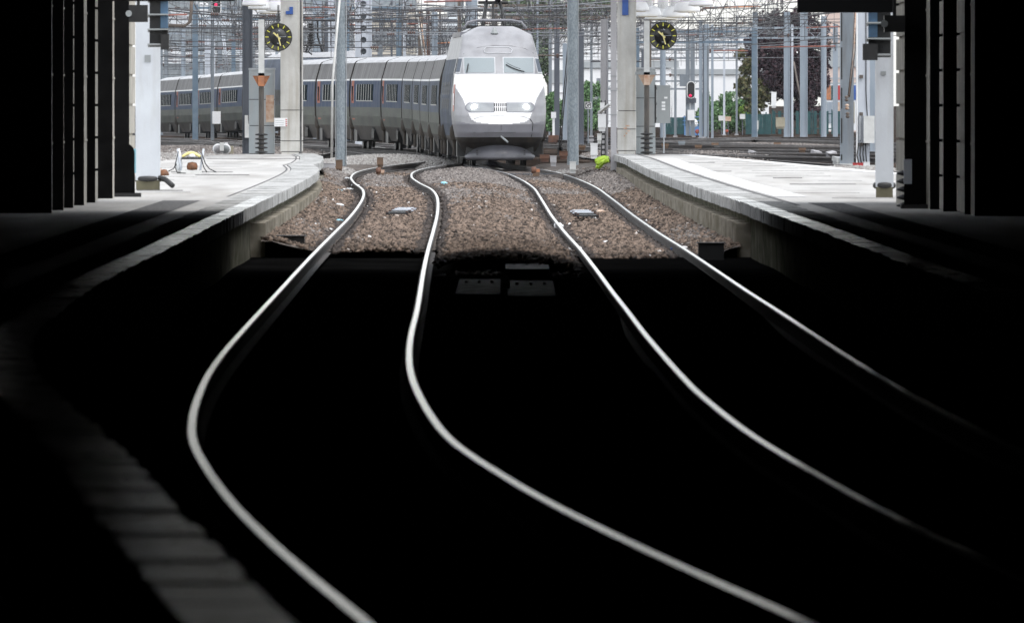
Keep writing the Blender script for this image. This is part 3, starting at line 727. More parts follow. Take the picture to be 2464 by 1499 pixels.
for s_ in (-1, 1):
    m = MB(); g = []
    for j in range(5):
        z = 2.76+.44*j/4; w_ = ip(_W, z)+.012; yb = nose(1, z)[1]
        g += [(s_*w_, yb-.02, z), (s_*w_, yb+.55+.12*(4-j)/4, z)]
    m.add(g, [(2*j, 2*j+1, 2*j+3, 2*j+2) for j in range(4)]); onpb(m.build('side_window', 'glass'))
    for (sa, sb, za, zb_, of_, nm_, mt_) in ((.885, .993, 2.75, 3.22, .006, 'corner_window_frame', 'tline'), (.9, .985, 2.79, 3.18, .016, 'corner_window', 'tpanel')):
        g = [nose(s_*(sa+(sb-sa)*i/6), za+(zb_-za)*j/6, of_) for j in range(7) for i in range(7)]; mm = MB(); mm.add(g, [(j*7+i, j*7+i+1, (j+1)*7+i+1, (j+1)*7+i) for j in range(6) for i in range(6)], 0, True); onpb(mm.build(nm_, mt_))
    def side_patch(s0, s1, z0, z1, off, nm, mt, s_=s_):
        g = [nose(s_*(s0+(s1-s0)*i/8), z0+(z1-z0)*j/8, off) for j in range(9) for i in range(9)]
        mm = MB(); mm.add(g, [(j*9+i, j*9+i+1, (j+1)*9+i+1, (j+1)*9+i) for j in range(8) for i in range(8)], 0, True); return onpb(mm.build(nm, mt))
    if s_ < 0: side_patch(.972, .998, 1.62, 2.42, .01, 'red_emblem', 'sncfred'); side_patch(.978, .992, 1.8, 2.15, .016, 'emblem_mark', 'white')
    m = MB(); zz = [1.5, 1.9, 2.7]
    for (ya, yb_) in ((4.2, 6.4),):
        g = []
        for z in zz: g += [(s_*(ip(_W, z)+.012), ya, z), (s_*(ip(_W, z)+.012), yb_, z)]
        m.add(g, [(0, 1, 3, 2), (2, 3, 5, 4)])
    onpb(m.build('cab_door', 'tpanel'))
    for ya in (8, 11, 14, 17):
        m = MB()
        for k in range(7):
            y_ = ya+k*.3; m.add([(s_*(ip(_W, 1.7)+.012), y_, 1.7), (s_*(ip(_W, 1.7)+.012), y_+.15, 1.7), (s_*(ip(_W, 2.5)+.012), y_+.15, 2.5), (s_*(ip(_W, 2.5)+.012), y_, 2.5)], [(0, 1, 2, 3)])
        onpb(m.build('side_grille', 'black'))
    m = MB().bx(s_*.95-.12, s_*.95+.12, 6.5, 18, 3.86, 4.0); onpb(m.build('roof_fairing', 'tgrey'))
# headlights
hx = lambda x, z: x
for s_, x0, x1 in ((-1, -1.0, -.2), (1, .2, 1.0)):
    def cut(x, z, s_=s_):
        k = abs(z-1.735)/.135; o_ = .9 if s_ > 0 else -.9
        lim = 1.0-.14*k**2; return max(-lim, min(lim, x))
    fr = onpb(patch(x0-.03*(s_ < 0)-.02, x1+.03*(s_ > 0)+.02, 1.585, 1.885, .006, name='headlight', m='tgrey', cut=lambda x, z: max(-1.04+.12*(abs(z-1.735)/.15)**2, min(1.04-.12*(abs(z-1.735)/.15)**2, x))))
    a = patch(x0, x1, 1.6, 1.87, .014, name='lens', m='lampglass', cut=cut); a.parent = fr
    xl = s_*.76; c = Vector(nose(xl/ip(_W, 1.735), 1.735, .02))
    m = MB().lathe([(.0, -.02), (.075, -.018), (.085, 0), (.0, .01)], c, 16, axis='y'); a = m.build('lamp', 'lampon'); a.parent = fr
m = MB()
for k in range(7):
    x = -.165+k*.055
    g = [nose((x+dx)/1.37, z, .012) for z in (1.62, 1.86) for dx in (-.017, .017)]
    m.add(g, [(0, 1, 3, 2)])
onpb(m.build('front_grille', 'black'))
# seams of the nose hatch
def seam(pts, r, name):
    P_ = []
    for x, z in pts: P_.append(nose(x/ip(_W, z), z, .004))
    onpb(MB().tube(P_, r, 5).build(name, 'black'))
seam([(-.78, 1.40), (-.6, 1.46), (-.3, 1.49), (0, 1.5), (.4, 1.49), (.7, 1.46), (.88, 1.39)], .005, 'hatch_seam')
seam([(.88, 1.39), (.96, 1.28), (.95, 1.1), (.92, .88)], .014, 'hatch_seam')
seam([(-.8, 1.0), (-.4, 1.0), (0, 1.0), (.4, 1.0), (.92, 1.0)], .005, 'hatch_seam')
seam([(.02, 1.24), (.02, 1.1), (.02, .9)], .005, 'hatch_seam')
seam([(-1.05, 3.32), (-.6, 3.52), (-.1, 3.58), (.4, 3.56), (.8, 3.48), (1.05, 3.34)], .006, 'roof_seam')
m = MB(); P_ = [nose(x/ip(_W, z), z, .012) for x, z in ((-.42, 3.36), (-.44, 3.45), (-.35, 3.52), (.3, 3.52), (.4, 3.45), (.38, 3.36), (.3, 3.33), (0, 3.35), (-.3, 3.33), (-.42, 3.36))]
m.tube(P_, .014, 6); onpb(m.build('top_lamp_recess', 'tline'))
for xa, za, xb, zb in ((-.95, 2.76, -.9, 3.0), (.2, 2.98, .74, 2.77)):
    P_ = [nose((xa+(xb-xa)*t)/ip(_W, za+(zb-za)*t), za+(zb-za)*t-.03*math.sin(math.pi*t), .045) for t in (0, .25, .5, .75, 1)]
    m = MB().tube(P_, .016, 6); P2_ = [(p[0]+.02, p[1]-.01, p[2]+.05) for p in P_[:4]]; m.tube(P2_, .008, 5); onpb(m.build('wiper', 'black'))
m = MB().lathe([(.12, 0), (.1, .03), (.05, .16), (.0, .2)], nose(-.1, 3.93, .0), 12); onpb(m.build('roof_horn', 'doorgrey'))
m = MB().cyl((.02, .1, .88), (.2, -.45, .72), .03); onpb(m.build('coupler_pin', 'doorgrey'))
m = MB(); rings = []          # plough
for t in np.linspace(-1, 1, 25):
    x = 1.04*t; top = .31+.36*(1-t*t)**.8; yb = .35+.65*abs(t)**2.2
    rings.append([(x, yb+.25, top), (x, yb-.02, top*.55+.14), (x, yb-.2, .27), (x*.95, yb-.16, .2), (x*.9, yb+.2, .18)])
m.loft(rings, closed=False, caps=False); pl_ = onpb(m.build('plough', 'plough'))
m = MB()
for sx, k in ((-.68, 0), (.72, 1)):
    for j in range(3): m.bx(sx-.03, sx+.03, .38+.05*j, .39+.05*j, .34+j*.055, .37+j*.055)
a = m.build('plough_number', 'black'); a.parent = pl_
m = MB().bx(-1.0, 1.0, 1.0, 21, .25, .6); onpb(m.build('underframe', 'black'))
for y_ in (3.4, 17.6):
    b = bogie(pb, (0, y_, 0), 0)
# pantograph
pg = MB()
for s_ in (-1, 1):
    pg.tube([(s_*.33, 9, 4.15), (s_*.28, 9.3, 4.5), (s_*.2, 10, 4.9)], .06, 6)
    pg.tube([(s_*.2, 10, 4.9), (s_*.1, 8.5, 6.3)], .035, 6)
pg.cyl((-.45, 10, 4.9), (.45, 10, 4.9), .05); pg.cyl((0, 9.2, 4.15), (0, 9.8, 4.9), .03); pg.cyl((-.12, 8.7, 5.9), (.12, 10, 4.95), .06)
pg.tube([(-.8, 8.5, 6.2), (-.6, 8.5, 6.32), (.6, 8.5, 6.32), (.8, 8.5, 6.2)], .04)
onpb(pg.build('pantograph', 'black'))
m = MB().tube([(-.95, 7.5, 4.1), (-.8, 7.6, 4.3), (-.5, 7.8, 4.36), (.5, 7.8, 4.36), (.8, 7.6, 4.3), (.95, 7.5, 4.1)], .035, 6); onpb(m.build('roof_rail', 'tgrey'))
onpb(MB().bx(-.85, .85, 8, 12, 4.12, 4.2).build('pantograph_base', 'black'))
for i in range(len(gp)-2):
    add_car(T1, gp[i]-p0, gp[i+1]-p0, door=i >= 4, wins=7, w0=.2 if i < 5 else .25)
    dd_ = gp[i+1]-gp[i]; bogie(T1, gp[i]-p0, math.atan2(-dd_.x, dd_.y))
# second train standing further out on the left
pa = Vector((wx(690, 800)+1.41, 800, .22)); qv = [Vector((wx(x, Y)+1.41, Y, z)) for x, Y, z in ((800, 790, .26), (598, 852, .26), (583, 872, .24), (522, 893, .16), (470.5, 914, .08), (421, 935, .03), (374, 956, -.02))]
T2 = thing('passenger_train', 'long train with blue window band and white roofed power car behind the left platform', 'train', qv[0])
a, b = qv[0]-qv[0], qv[1]-qv[0]
m = MB(); L = (b-a).length; ring = []
P0 = [(1.3, .4), (1.38, 1.0), (1.4, 1.6), (1.36, 2.4), (1.2, 3.3), (1.02, 3.85), (.6, 4.1), (0, 4.14)]
prof = [(-x, z) for x, z in P0]+[(x, z) for x, z in P0[::-1][1:]]
rg = []
for t in np.linspace(0, 1, 24):
    e = min(1, math.sin(math.pi*min(.5, max(.02, t*6 if t < .5 else (1-t)*9)*.5))) if (t < .09 or t > .93) else 1
    rg.append([(x*(.7+.3*e), L*t, .4+(z-.4)*(.55+.45*e)) for x, z in prof])
m.loft(rg, ms=[0, 1, 2, 2, 2, 3, 3]+[3, 3, 2, 2, 2, 1, 0]+[0], m=0)
pc2 = m.build('power_car_body', ['tlow', 'tlower', 'tmid', 'troof'], T2, a); pc2.rotation_euler = (0, 0, math.atan2(-(b-a).x, (b-a).y))
for ya in (38, 44, 50, 56):
    m = MB()
    for k in range(6): m.bx(-1.41, -1.38, ya+k*.7, ya+k*.7+.35, 1.6, 2.35)
    m.build('side_grille', 'black', pc2)
for i in range(2, len(qv)-1):
    add_car(T2, qv[i]-qv[0], qv[i+1]-qv[0], door=True, wins=8, w0=.2)
    dd_ = qv[i+1]-qv[i]; bogie(T2, qv[i]-qv[0], math.atan2(-dd_.x, dd_.y))
m = MB(); Ym = 815
for s_ in (-1, 1): m.tube([(s_*.4, 34, 4.14), (s_*.2, 34.5, 4.9), (s_*.1, 33, 5.8)], .05)
m.cyl((-.5, 34, 4.5), (.5, 34, 4.5), .06); m.build('pantograph', 'black', pc2)

# ------------------------------------------------------------------ platform end furniture
def clock(x, y, r, Y, dial, lab, post_x, dx=0):
    rr = r*Y/F; c = wp(x, y, Y); t = thing('station_clock', lab, 'clock', c, 'clocks at the platform ends')
    MB().lathe([(0, .16), (rr*.97, .16), (rr, .12), (rr, .02), (rr*.95, 0), (rr*.92, .012), (0, .012)], n=48, axis='y').build('case', 'dialblack' if dial == 'dialblack' else 'rubber', t)
    MB().lathe([(0, -.0), (rr*.6, -.0), (rr*.6, .01), (0, .01)], n=40, axis='y').build('dial', dial, t)
    m = MB(); m2 = MB()
    for k in range(60):
        a = 2*math.pi*k/60; big = k % 5 == 0
        r0, r1, w_ = (rr*.68, rr*.92, .0105) if big else (rr*.78, rr*.90, .0035)
        rot = Matrix.Rotation(a, 3, 'Y')
        vs = [rot @ Vector((sx*w_, -.012 if big else -.009, rq)) for rq in (r0, r1) for sx in (-1, 1)]
        (m if big else m2).add(vs, [(0, 1, 3, 2)])
    m.build('hour_marks', 'clockyellow', t); m2.build('minute_marks', 'olive', t)
    def hand(nm, ang, l0, l1, w_, mt, yy):
        rot = Matrix.Rotation(R(ang), 3, 'Y'); m = MB()
        m.add([rot @ Vector((sx*w_, yy+k*.004, q_)) for k in (0, 1) for q_ in (l0, l1) for sx in (-1, 1)], [(0, 1, 3, 2), (4, 6, 7, 5), (0, 4, 5, 1), (2, 3, 7, 6), (0, 2, 6, 4), (1, 5, 7, 3)]); m.build(nm, mt, t)
    hand('hour_hand', -48, -.08, rr*.46, .022, 'paleyellow', -.02)
    hand('minute_hand', 164, -.09, rr*.64, .016, 'paleyellow', -.026)
    hand('second_hand', 87, -.05, rr*.56, .004, 'palegrey', -.032)
    MB().bx(-.05, .07, -.006, 0, rr*.40, rr*.415).bx(.0, .06, -.006, 0, rr*.415, rr*.47, rot=Matrix.Rotation(R(40), 3, 'Y')).build('emblem', 'palegrey', t)
    MB().bx(-.035, .03, -.006, 0, -rr*.46, -rr*.42).build('maker_mark', 'palegrey', t)
    px_ = wx(post_x, Y)-c.x
    MB().bx(min(px_, -rr*.8), -rr*.8, .04, .1, -.1, .02).build('bracket', 'black', t)
    if dx: MB().cyl((-.01, .06, rr), (-.01, .06, rr+.5), .012).cyl((.02, .06, rr), (.02, .06, rr+.5), .012).build('hanger', 'black', t)
def clock_post(x0, x1, ytop, yf0, yf1, fx0, fx1, yrib, ybase, Y, side, lab, fun):
    xc = (x0+x1)/2; b = wp(xc, ybase, Y); s = Y/F; t = thing('lamp_post', lab, 'post', (b.x, Y, .55))
    zt = lambda y: (ybase-y)*s
    hw = (x1-x0)/2*s
    MB().bx(-hw, hw, -.0, .1, zt(yf1)-.05, zt(ytop)).build('upper_post', 'offwhite', t)
    m = MB(); w0 = (fx1-fx0)/2*s; w1 = hw*1.05
    m.loft([[(-w1, -.05, zt(yf1)), (w1, -.05, zt(yf1)), (w1, .15, zt(yf1)), (-w1, .15, zt(yf1))], [(-w0, -.14, zt(yf0+3)), (w0, -.14, zt(yf0+3)), (w0, .24, zt(yf0+3)), (-w0, .24, zt(yf0+3))]], sm=False)
    m.build('funnel', fun, t)
    m = MB().bx(-w0-.08, w0+.02, -.16, .3, zt(yf0+3), zt(yf0-4)); m.build('funnel_rim', 'doorgrey', t)
    m = MB().bx(-hw*1.05, hw*1.05, -.16, -.1, zt(yf1), zt(yf0-3)); m.build('strap', 'copper' if fun == 'copper' else 'copperpale', t)
    MB().cyl((0, .02, zt(yf1)+.02), (0, .02, 0), hw*.95, n=14).build('tube', 'tube', t)
    n_ = 5; rw = .17
    for k in range(n_):
        z = zt(yrib)-(zt(yrib)-.02)*k/(n_-.6)
        MB().lathe([(hw, z-.035), (rw, z-.02), (rw*1.05, z), (rw, z+.015), (hw, z+.03)], (0, .02, 0), 18).build('rib', 'rubber', t)
def conc_pillar(x0, x1, x2, ybase, Y, joints, lab, mt='pillar'):
    s = Y/F; W = (x1-x0)*s; D = (x2-x1)*s; t = thing('concrete_pillar', lab, 'pillar', (wx(x0, Y), Y, .55))
    zs = [7.0]+[(ybase-j)*s for j in joints]+[-.02]
    for k in range(len(zs)-1):
        a, b = zs[k+1]+(.022 if k < len(zs)-2 else 0), zs[k]; ins = .03 if k == len(zs)-2 else 0
        m = MB().loft([[(ins, 0, z), (W-ins, 0, z), (W-ins+.02, .04, z), (W+D*.9-ins, .05, z), (W+D-ins, .1, z), (W+D-ins, .7, z), (ins, .7, z)] for z in (a, b)], sm=False); m.build('block', mt, t)
    MB().bx(.03, W+D-.03, .03, .65, 0, 6.9).build('core', 'joint', t)
    return t
YL, YR = 478, 474
tL = conc_pillar(675, 720, 728.5, 371, YL, [266, 340, 366], 'pale concrete pillar with joint lines standing between the left clock and the round mast')
tR = conc_pillar(1485.5, 1529, 1531, 371.5, YR, [188*0+267, 340*0+311, 363], 'pale concrete pillar with blue plate standing beside the ladder mast on the right platform')
tg = tR
m = MB().bx(0, (1512-1497)*YR/F, -.06, 0, (371-36)*YR/F, 6.5); m.build('blue_plate', 'blue', tR, (wx(1497, YR)-wx(1485.5, YR), 0, 0))
m = MB().bx(0, .16, -.05, 0, (371-35)*YL/F, (371-27)*YL/F).bx(.1, .2, -.06, -.01, (371-35)*YL/F, (371-17)*YL/F); m.build('blue_plate', 'blue', tL, (wx(688, YL)-wx(675, YL), 0, 0))
m = MB().bx(-.02, .26, -.02, -.01, (371-320)*YR/F, (371-313)*YR/F); m = MB()
for k in range(5): m.bx(.18+.05*(k % 3), .21+.05*(k % 3)+.02*k, -.004, .0, .5+.07*k, .54+.07*k)
m.build('paint_trace', 'copperpale', tR)
# white notice with red stripes
t = thing('paper_notice', 'white notice with red stripes fixed between grey cabinet and left concrete pillar', 'notice', wp(660, 305, YL-.06))
MB().bx(0, .37, 0, .01, 0, .24).build('sheet', 'white', t)
for k in range(4): MB().bx(.31, .36, -.004, 0, .015+.055*k, .04+.055*k, rot=Matrix.Rotation(R(25), 3, 'Y')).build('stripe', 'red', t)
for k in range(3): MB().bx(.03, .27, -.004, 0, .04+.06*k, .048+.06*k).build('line', 'doorgrey', t)
clock(669.5, 90, 34, YL-1, 'dialgrey', 'round clock with grey dial and yellow marks left of the train', 628, 1)
clock(1595.5, 87, 34, YR-1, 'dialblack', 'round clock with black dial and yellow marks right of the train', 1556)
clock_post(622, 636, 46, 178, 206, 610, 652, 322, 370, YL-2, 1, 'pale post with orange funnel and dark tube carrying the left clock', 'copper')
clock_post(1549.5, 1563, 48, 175, 203, 1537, 1579, 320, 370.5, YR-2, 1, 'pale post with pale copper funnel and dark tube carrying the right clock', 'copperpale')
def cabinet(x0, x1, y0, yb, Y, joints, lab, pan=None):
    s = Y/F; W = (x1-x0)*s; t = thing('grey_cabinet', lab, 'cabinet', (wx(x0, Y), Y, .55)); H = (yb-y0)*s
    zs = [H]+[(yb-j)*s for j in joints]+[0]
    for k in range(len(zs)-1): MB().bx(0, W, 0, .5, zs[k+1]+.02, zs[k]).build('door_panel', 'cabinet', t)
    MB().bx(.015, W-.015, .015, .49, 0, H-.01).build('carcass', 'black', t)
    MB().bx(-.01, W+.01, -.015, .51, H, H+.05).build('top_band', 'zinc', t)
    for k in range(len(zs)-1):
        m = MB()
        for xx in (.04, W-.04): m.cyl((xx, -.006, (zs[k]+zs[k+1])/2), (xx, 0, (zs[k]+zs[k+1])/2), .012, n=8)
        m.build('bolt', 'doorgrey', t)
    if pan:
        a, b, c, d_ = pan; MB().bx(a*W, b*W, -.02, -.002, c*H, d_*H).build('rusty_door', 'copperpale', t)
    return t
cabinet(599, 661, 168, 370.5, YL+.8, [240, 303], 'tall grey steel cabinet behind the left clock post', (.66, .97, .38, .7))
tc = cabinet(1530, 1577, 166, 371, YR+.8, [236, 304, 330], 'tall grey steel cabinet behind the right clock post')
s = YR/F
t = thing('cabinet_door', 'open grey cabinet door with white stickers beside the right clock post', 'door', (wx(1580, YR), YR, wz(297, YR)))
MB().bx(0, 33*s, 0, .04, 0, 91*s).build('leaf', 'doorgrey', t)
MB().bx(-.06, -.005, -.01, .1, 0, 92*s).build('edge_seal', 'black', t)
for k in range(3): MB().bx(.14, .24, -.004, 0, .36+k*.09, .42+k*.09).build('sticker', 'white', t)
MB().bx(.21, .3, -.004, 0, .68, .73).build('warning_sticker', 'white', t)
for z in (.1, .5, .95): MB().cyl((-.02, -.01, z), (-.02, -.01, z+.07), .02).build('hinge', 'black', t)
MB().cyl((.2, .06, 0), (.2, .06, -.83), .02).build('prop', 'zinc', t)
# lamps: big white bell shaped luminaires hanging in rows over the platform ends
def lamp(x0, x1, yb, Yk, lab, lens=False, hgt=27):
    s = Yk/F; W = (x1-x0)*s; c = wp((x0+x1)/2, yb, Yk); t = thing('platform_lamp', lab, 'lamp', c, 'white lamps over the platform ends')
    H = hgt*s; rings = []
    for k in range(9):
        a = k/8*math.pi/2; sx = W/2*math.cos(a)**.55 if k < 8 else W*.1; rings.append([(sx*math.cos(q_), .3*math.cos(a)**.6*math.sin(q_)+.0, H*math.sin(a)) for q_ in np.linspace(0, 2*math.pi, 28)[:-1]])
    MB().loft(rings).build('shade', 'lampwhite', t)
    MB().lathe([(.0, -.02), (W*.3, -.015), (W*.44, .004), (0, .006)], n=24).build('lens', 'lamplens', t)
    MB().lathe([(.16, H*.8), (.16, H+.3), (.11, H+.42), (.03, H+.5)], n=18).build('neck', 'lampwhite', t)
    MB().cyl((0, 0, H+.4), (0, 0, 7.2-c.z), .03).build('stem', 'zinc', t)
for a in ((1504, 1562, 28.5, 493, 'white bell lamp overlapping the blue plate of the right pillar'), (1525, 1592, 41, 522, 'second white bell lamp from the right pillar'), (1551, 1640, 47.5, 540, 'lowest and widest white bell lamp just above the right clock'), (1592, 1658, 42.5, 527, 'white bell lamp right above the right clock edge'), (1620, 1685, 30, 497, 'white bell lamp right of the right clock'), (1656, 1716, 15, 465, 'highest white bell lamp of the right group')): lamp(*a)
for a in ((582.5, 640, 14.8, 463, 'highest white bell lamp over the dark mast on the left'), (597, 652, 23, 478, 'white bell lamp just below the highest left one'), (618, 679, 33, 502, 'lowest white bell lamp with yellowish lens over the left clock'), (640, 697, 28, 492, 'white bell lamp touching the left concrete pillar')): lamp(*a)
for nm, x0, x1, Y, lab in (('lamp_beam', 1480, 1740, 500, 'overhead beam carrying the right lamps'), ('lamp_beam', 570, 720, 485, 'overhead beam carrying the left lamps')):
    m = MB().bx(wx(x0, Y), wx(x1, Y), -40, 45, 7.2, 7.4); tag(m.build(nm, 'zinc', loc=(0, Y, 0)), lab, 'beam')

# ------------------------------------------------------------------ masts
def mast(x0, x1, ytop, ybase, Y, lab, m_='bluegrey', kind='h', extra=None, top=None, lean=0, group='masts in the station yard'):
    s = Y/F; W = (x1-x0)*s; zb = gz(Y)-.15; zt = top if top else max(wz(ytop, Y), zb+1)
    if ytop <= 0 and not top: zt = wz(-60, Y)
    t = thing('catenary_mast', lab, 'mast', (wx((x0+x1)/2, Y), Y, zb), group); H = zt-zb
    m = MB()
    if kind == 'h':
        f_ = W*.12
        m.bx(-W/2, -W/2+f_, -W/2, W/2, 0, H).bx(W/2-f_, W/2, -W/2, W/2, 0, H).bx(-W/2+f_, W/2-f_, -W*.3, -W*.3+f_, 0, H)
    elif kind == 'round': m.cyl((0, 0, 0), (0, 0, H), W/2, W/2*.94, 24)
    else: m.bx(-W/2, W/2, -W/2, W/2, 0, H)
    o = m.build('shaft', m_, t)
    MB().bx(-W*.9, W*.9, -W*.9, W*.9, -.1, .12).build('footing', 'offwhite' if Y < 600 else 'warmgrey', t)
    if lean: t.rotation_euler = (0, lean, 0)
    return t
def arm(t, x, z, ln, z2=None, m_='redtube', r=.03):
    MB().tube([(0, 0, z), (ln*.5, 0, z+.02), (ln, 0, z2 if z2 is not None else z)], r, 6).build('bracket_arm', m_, t)
    for k in range(4): pass
    MB().lathe([(.03, 0), (.09, .03), (.03, .06), (.09, .09), (.03, .12), (.09, .15), (.03, .2)], (ln*.15, 0, z-.1), 10).build('insulator', 'insul', t)
mr = mast(809, 832, 0, 388, 505, 'thick round galvanised mast left of the train', 'galv', 'round')
mr2 = mast(1365, 1392, 0, 376, 505, 'thick round galvanised mast right of the train', 'galv', 'round')
for t_ in (mr, mr2):
    W = 25*505/F
    for sx in (-1, 1): MB().cyl((sx*W*.52, -.02, .1), (sx*W*.52, -.02, 9), .012, n=6).build('conduit', 'zinc', t_)
m = MB().tube([wp(818, -8, 500), wp(800, 200, 500), wp(798, 380, 500)], .035, 6)
tag(m.build('guy_rod', 'offwhite'), 'pale guy rod leaning beside the left round mast', 'rod')
for xa, xb, lab in ((1368, 1346, 'left dark guy rod beside the right round mast'), (1372, 1350, 'right dark guy rod beside the right round mast')):
    m = MB().tube([wp(xa, 90, 506), wp(xb, 340, 506), wp(xb-1, 371, 506)], .018, 6); m.bx(wx(xb, 506)-.06, wx(xb, 506)+.06, 505.9, 506.1, wz(374, 506), wz(355, 506)); tag(m.build('guy_rod', 'black'), lab, 'rod', 'guy rods beside the right round mast')
md = mast(583.5, 608, -20, 362, 488, 'dark blue grey steel mast standing at the left edge of the grey cabinet', 'darksteel', 'h')
s = 488/F
t = thing('junction_box', 'beige junction box on the dark mast beside the left grey cabinet', 'box', wp(589, 332, 487.6))
MB().bx(0, 22*s, 0, .2, 0, 54*s).build('case', 'offwhite', t); MB().tube([(.1, -.03, .65), (.12, -.06, .4), (.2, -.06, .3)], .012).build('cable', 'black', t); MB().cyl((.17, -.02, .3), (.17, .0, .3), .05).build('lock', 'doorgrey', t)
ms = mast(1469.5, 1483.8, -20, 381, 470, 'pale steel post touching the right concrete pillar', 'warmgrey', 'box')
for yy in (185, 220, 278): MB().bx(-.09, .09, -.1, -.085, wz(yy, 470)-ms.location.z, wz(yy-2, 470)-ms.location.z).build('clamp', 'doorgrey', ms)
mlad = mast(1445, 1463, 47, 345, 535, 'grey mast with a ladder left of the right concrete pillar', 'warmgrey', 'h')
lad = MB(); s = 530/F
z0, z1 = wz(300, 530), wz(30, 530)
t = thing('ladder', 'thin steel ladder leaning up the grey mast left of the right pillar', 'ladder', (wx(1463, 530), 530, z0))
for xx in (0, .16): MB().cyl((xx, 0, 0), (xx, 0, z1-z0), .01, n=6).build('rail', 'midsteel', t)
k = 0
while k*.21 < z1-z0-.1: MB().cyl((0, 0, .1+k*.21), (.16, 0, .1+k*.21), .008, n=5).build('rung', 'midsteel', t); k += 1
# right foreground masts
mb1 = mast(2023, 2054, -20, 388, 575, 'big grey steel mast with slots beside the white cabled mast on the right', 'midsteel', 'box')
s = 575/F
for a, b in ((32, 100), (115, 192), (212, 262*1.0), (285, 345), (372, 386)): MB().bx(-15.5*s, -12*s, -16*s, -15.2*s, wz(min(b, 387), 575)-mb1.location.z, wz(a, 575)-mb1.location.z).build('slot', 'black', mb1)
MB().bx(-17*s, -10*s, -15*s, 10*s, 0, 8).build('flange', 'bluegrey', mb1)
mb2 = mast(2060, 2092, -20, 392, 566, 'white steel mast with black cables and boxes near the right pale pillar', 'palegrey', 'box')
s = 566/F
MB().tube([(.1, -.26, 6), (.1, -.26, 2.6), (.11, -.27, 2.3), (.17, -.27, 1.4), (.1, -.27, 1.2)], .018).build('cable', 'black', mb2)
MB().bx(.02, .38, -.5, -.24, .85, 1.75).build('switch_box', 'offwhite', mb2)
MB().cyl((-.1, -.3, .95), (-.1, -.3, 1.75), .05).build('conduit', 'zinc', mb2); MB().cyl((-.2, -.3, .1), (-.2, -.3, 6), .03).build('conduit', 'white', mb2)
for k in range(4): MB().tube([(-.15+.08*k, -.3, .85), (-.2+.1*k, -.33, .45), (-.1+.08*k, -.3, .0)], .02).build('cable', 'black', mb2)
for yy in (185, 275, 348): MB().bx(-.12, .0, -.3, -.22, wz(yy+4, 566)-mb2.location.z, wz(yy-4, 566)-mb2.location.z).build('clamp', 'brownsteel', mb2)
mast(2093, 2106, -20, 345, 640, 'blue grey mast half hidden behind the right pale pillar', 'bluegrey', 'box')
for k, (dx, mt) in enumerate(((0, 'brownsteel'), (3, 'copperpale'), (6, 'brownsteel'))):
    m = MB().tube([wp(2056+dx, 30, 572), wp(2052+dx, 120, 572), wp(2040+dx*.7, 235, 572)], .014)
    m.lathe([(.03, 0), (.08, .05), (.03, .1), (.08, .15), (.03, .2)], wp(2037+dx*.4, 245+20*k, 572), 10)
    tag(m.build('feeder_cable', mt), ['dark', 'pale', 'outer dark'][k]+' feeder cable slanting down the big slotted mast on the right', 'cable')
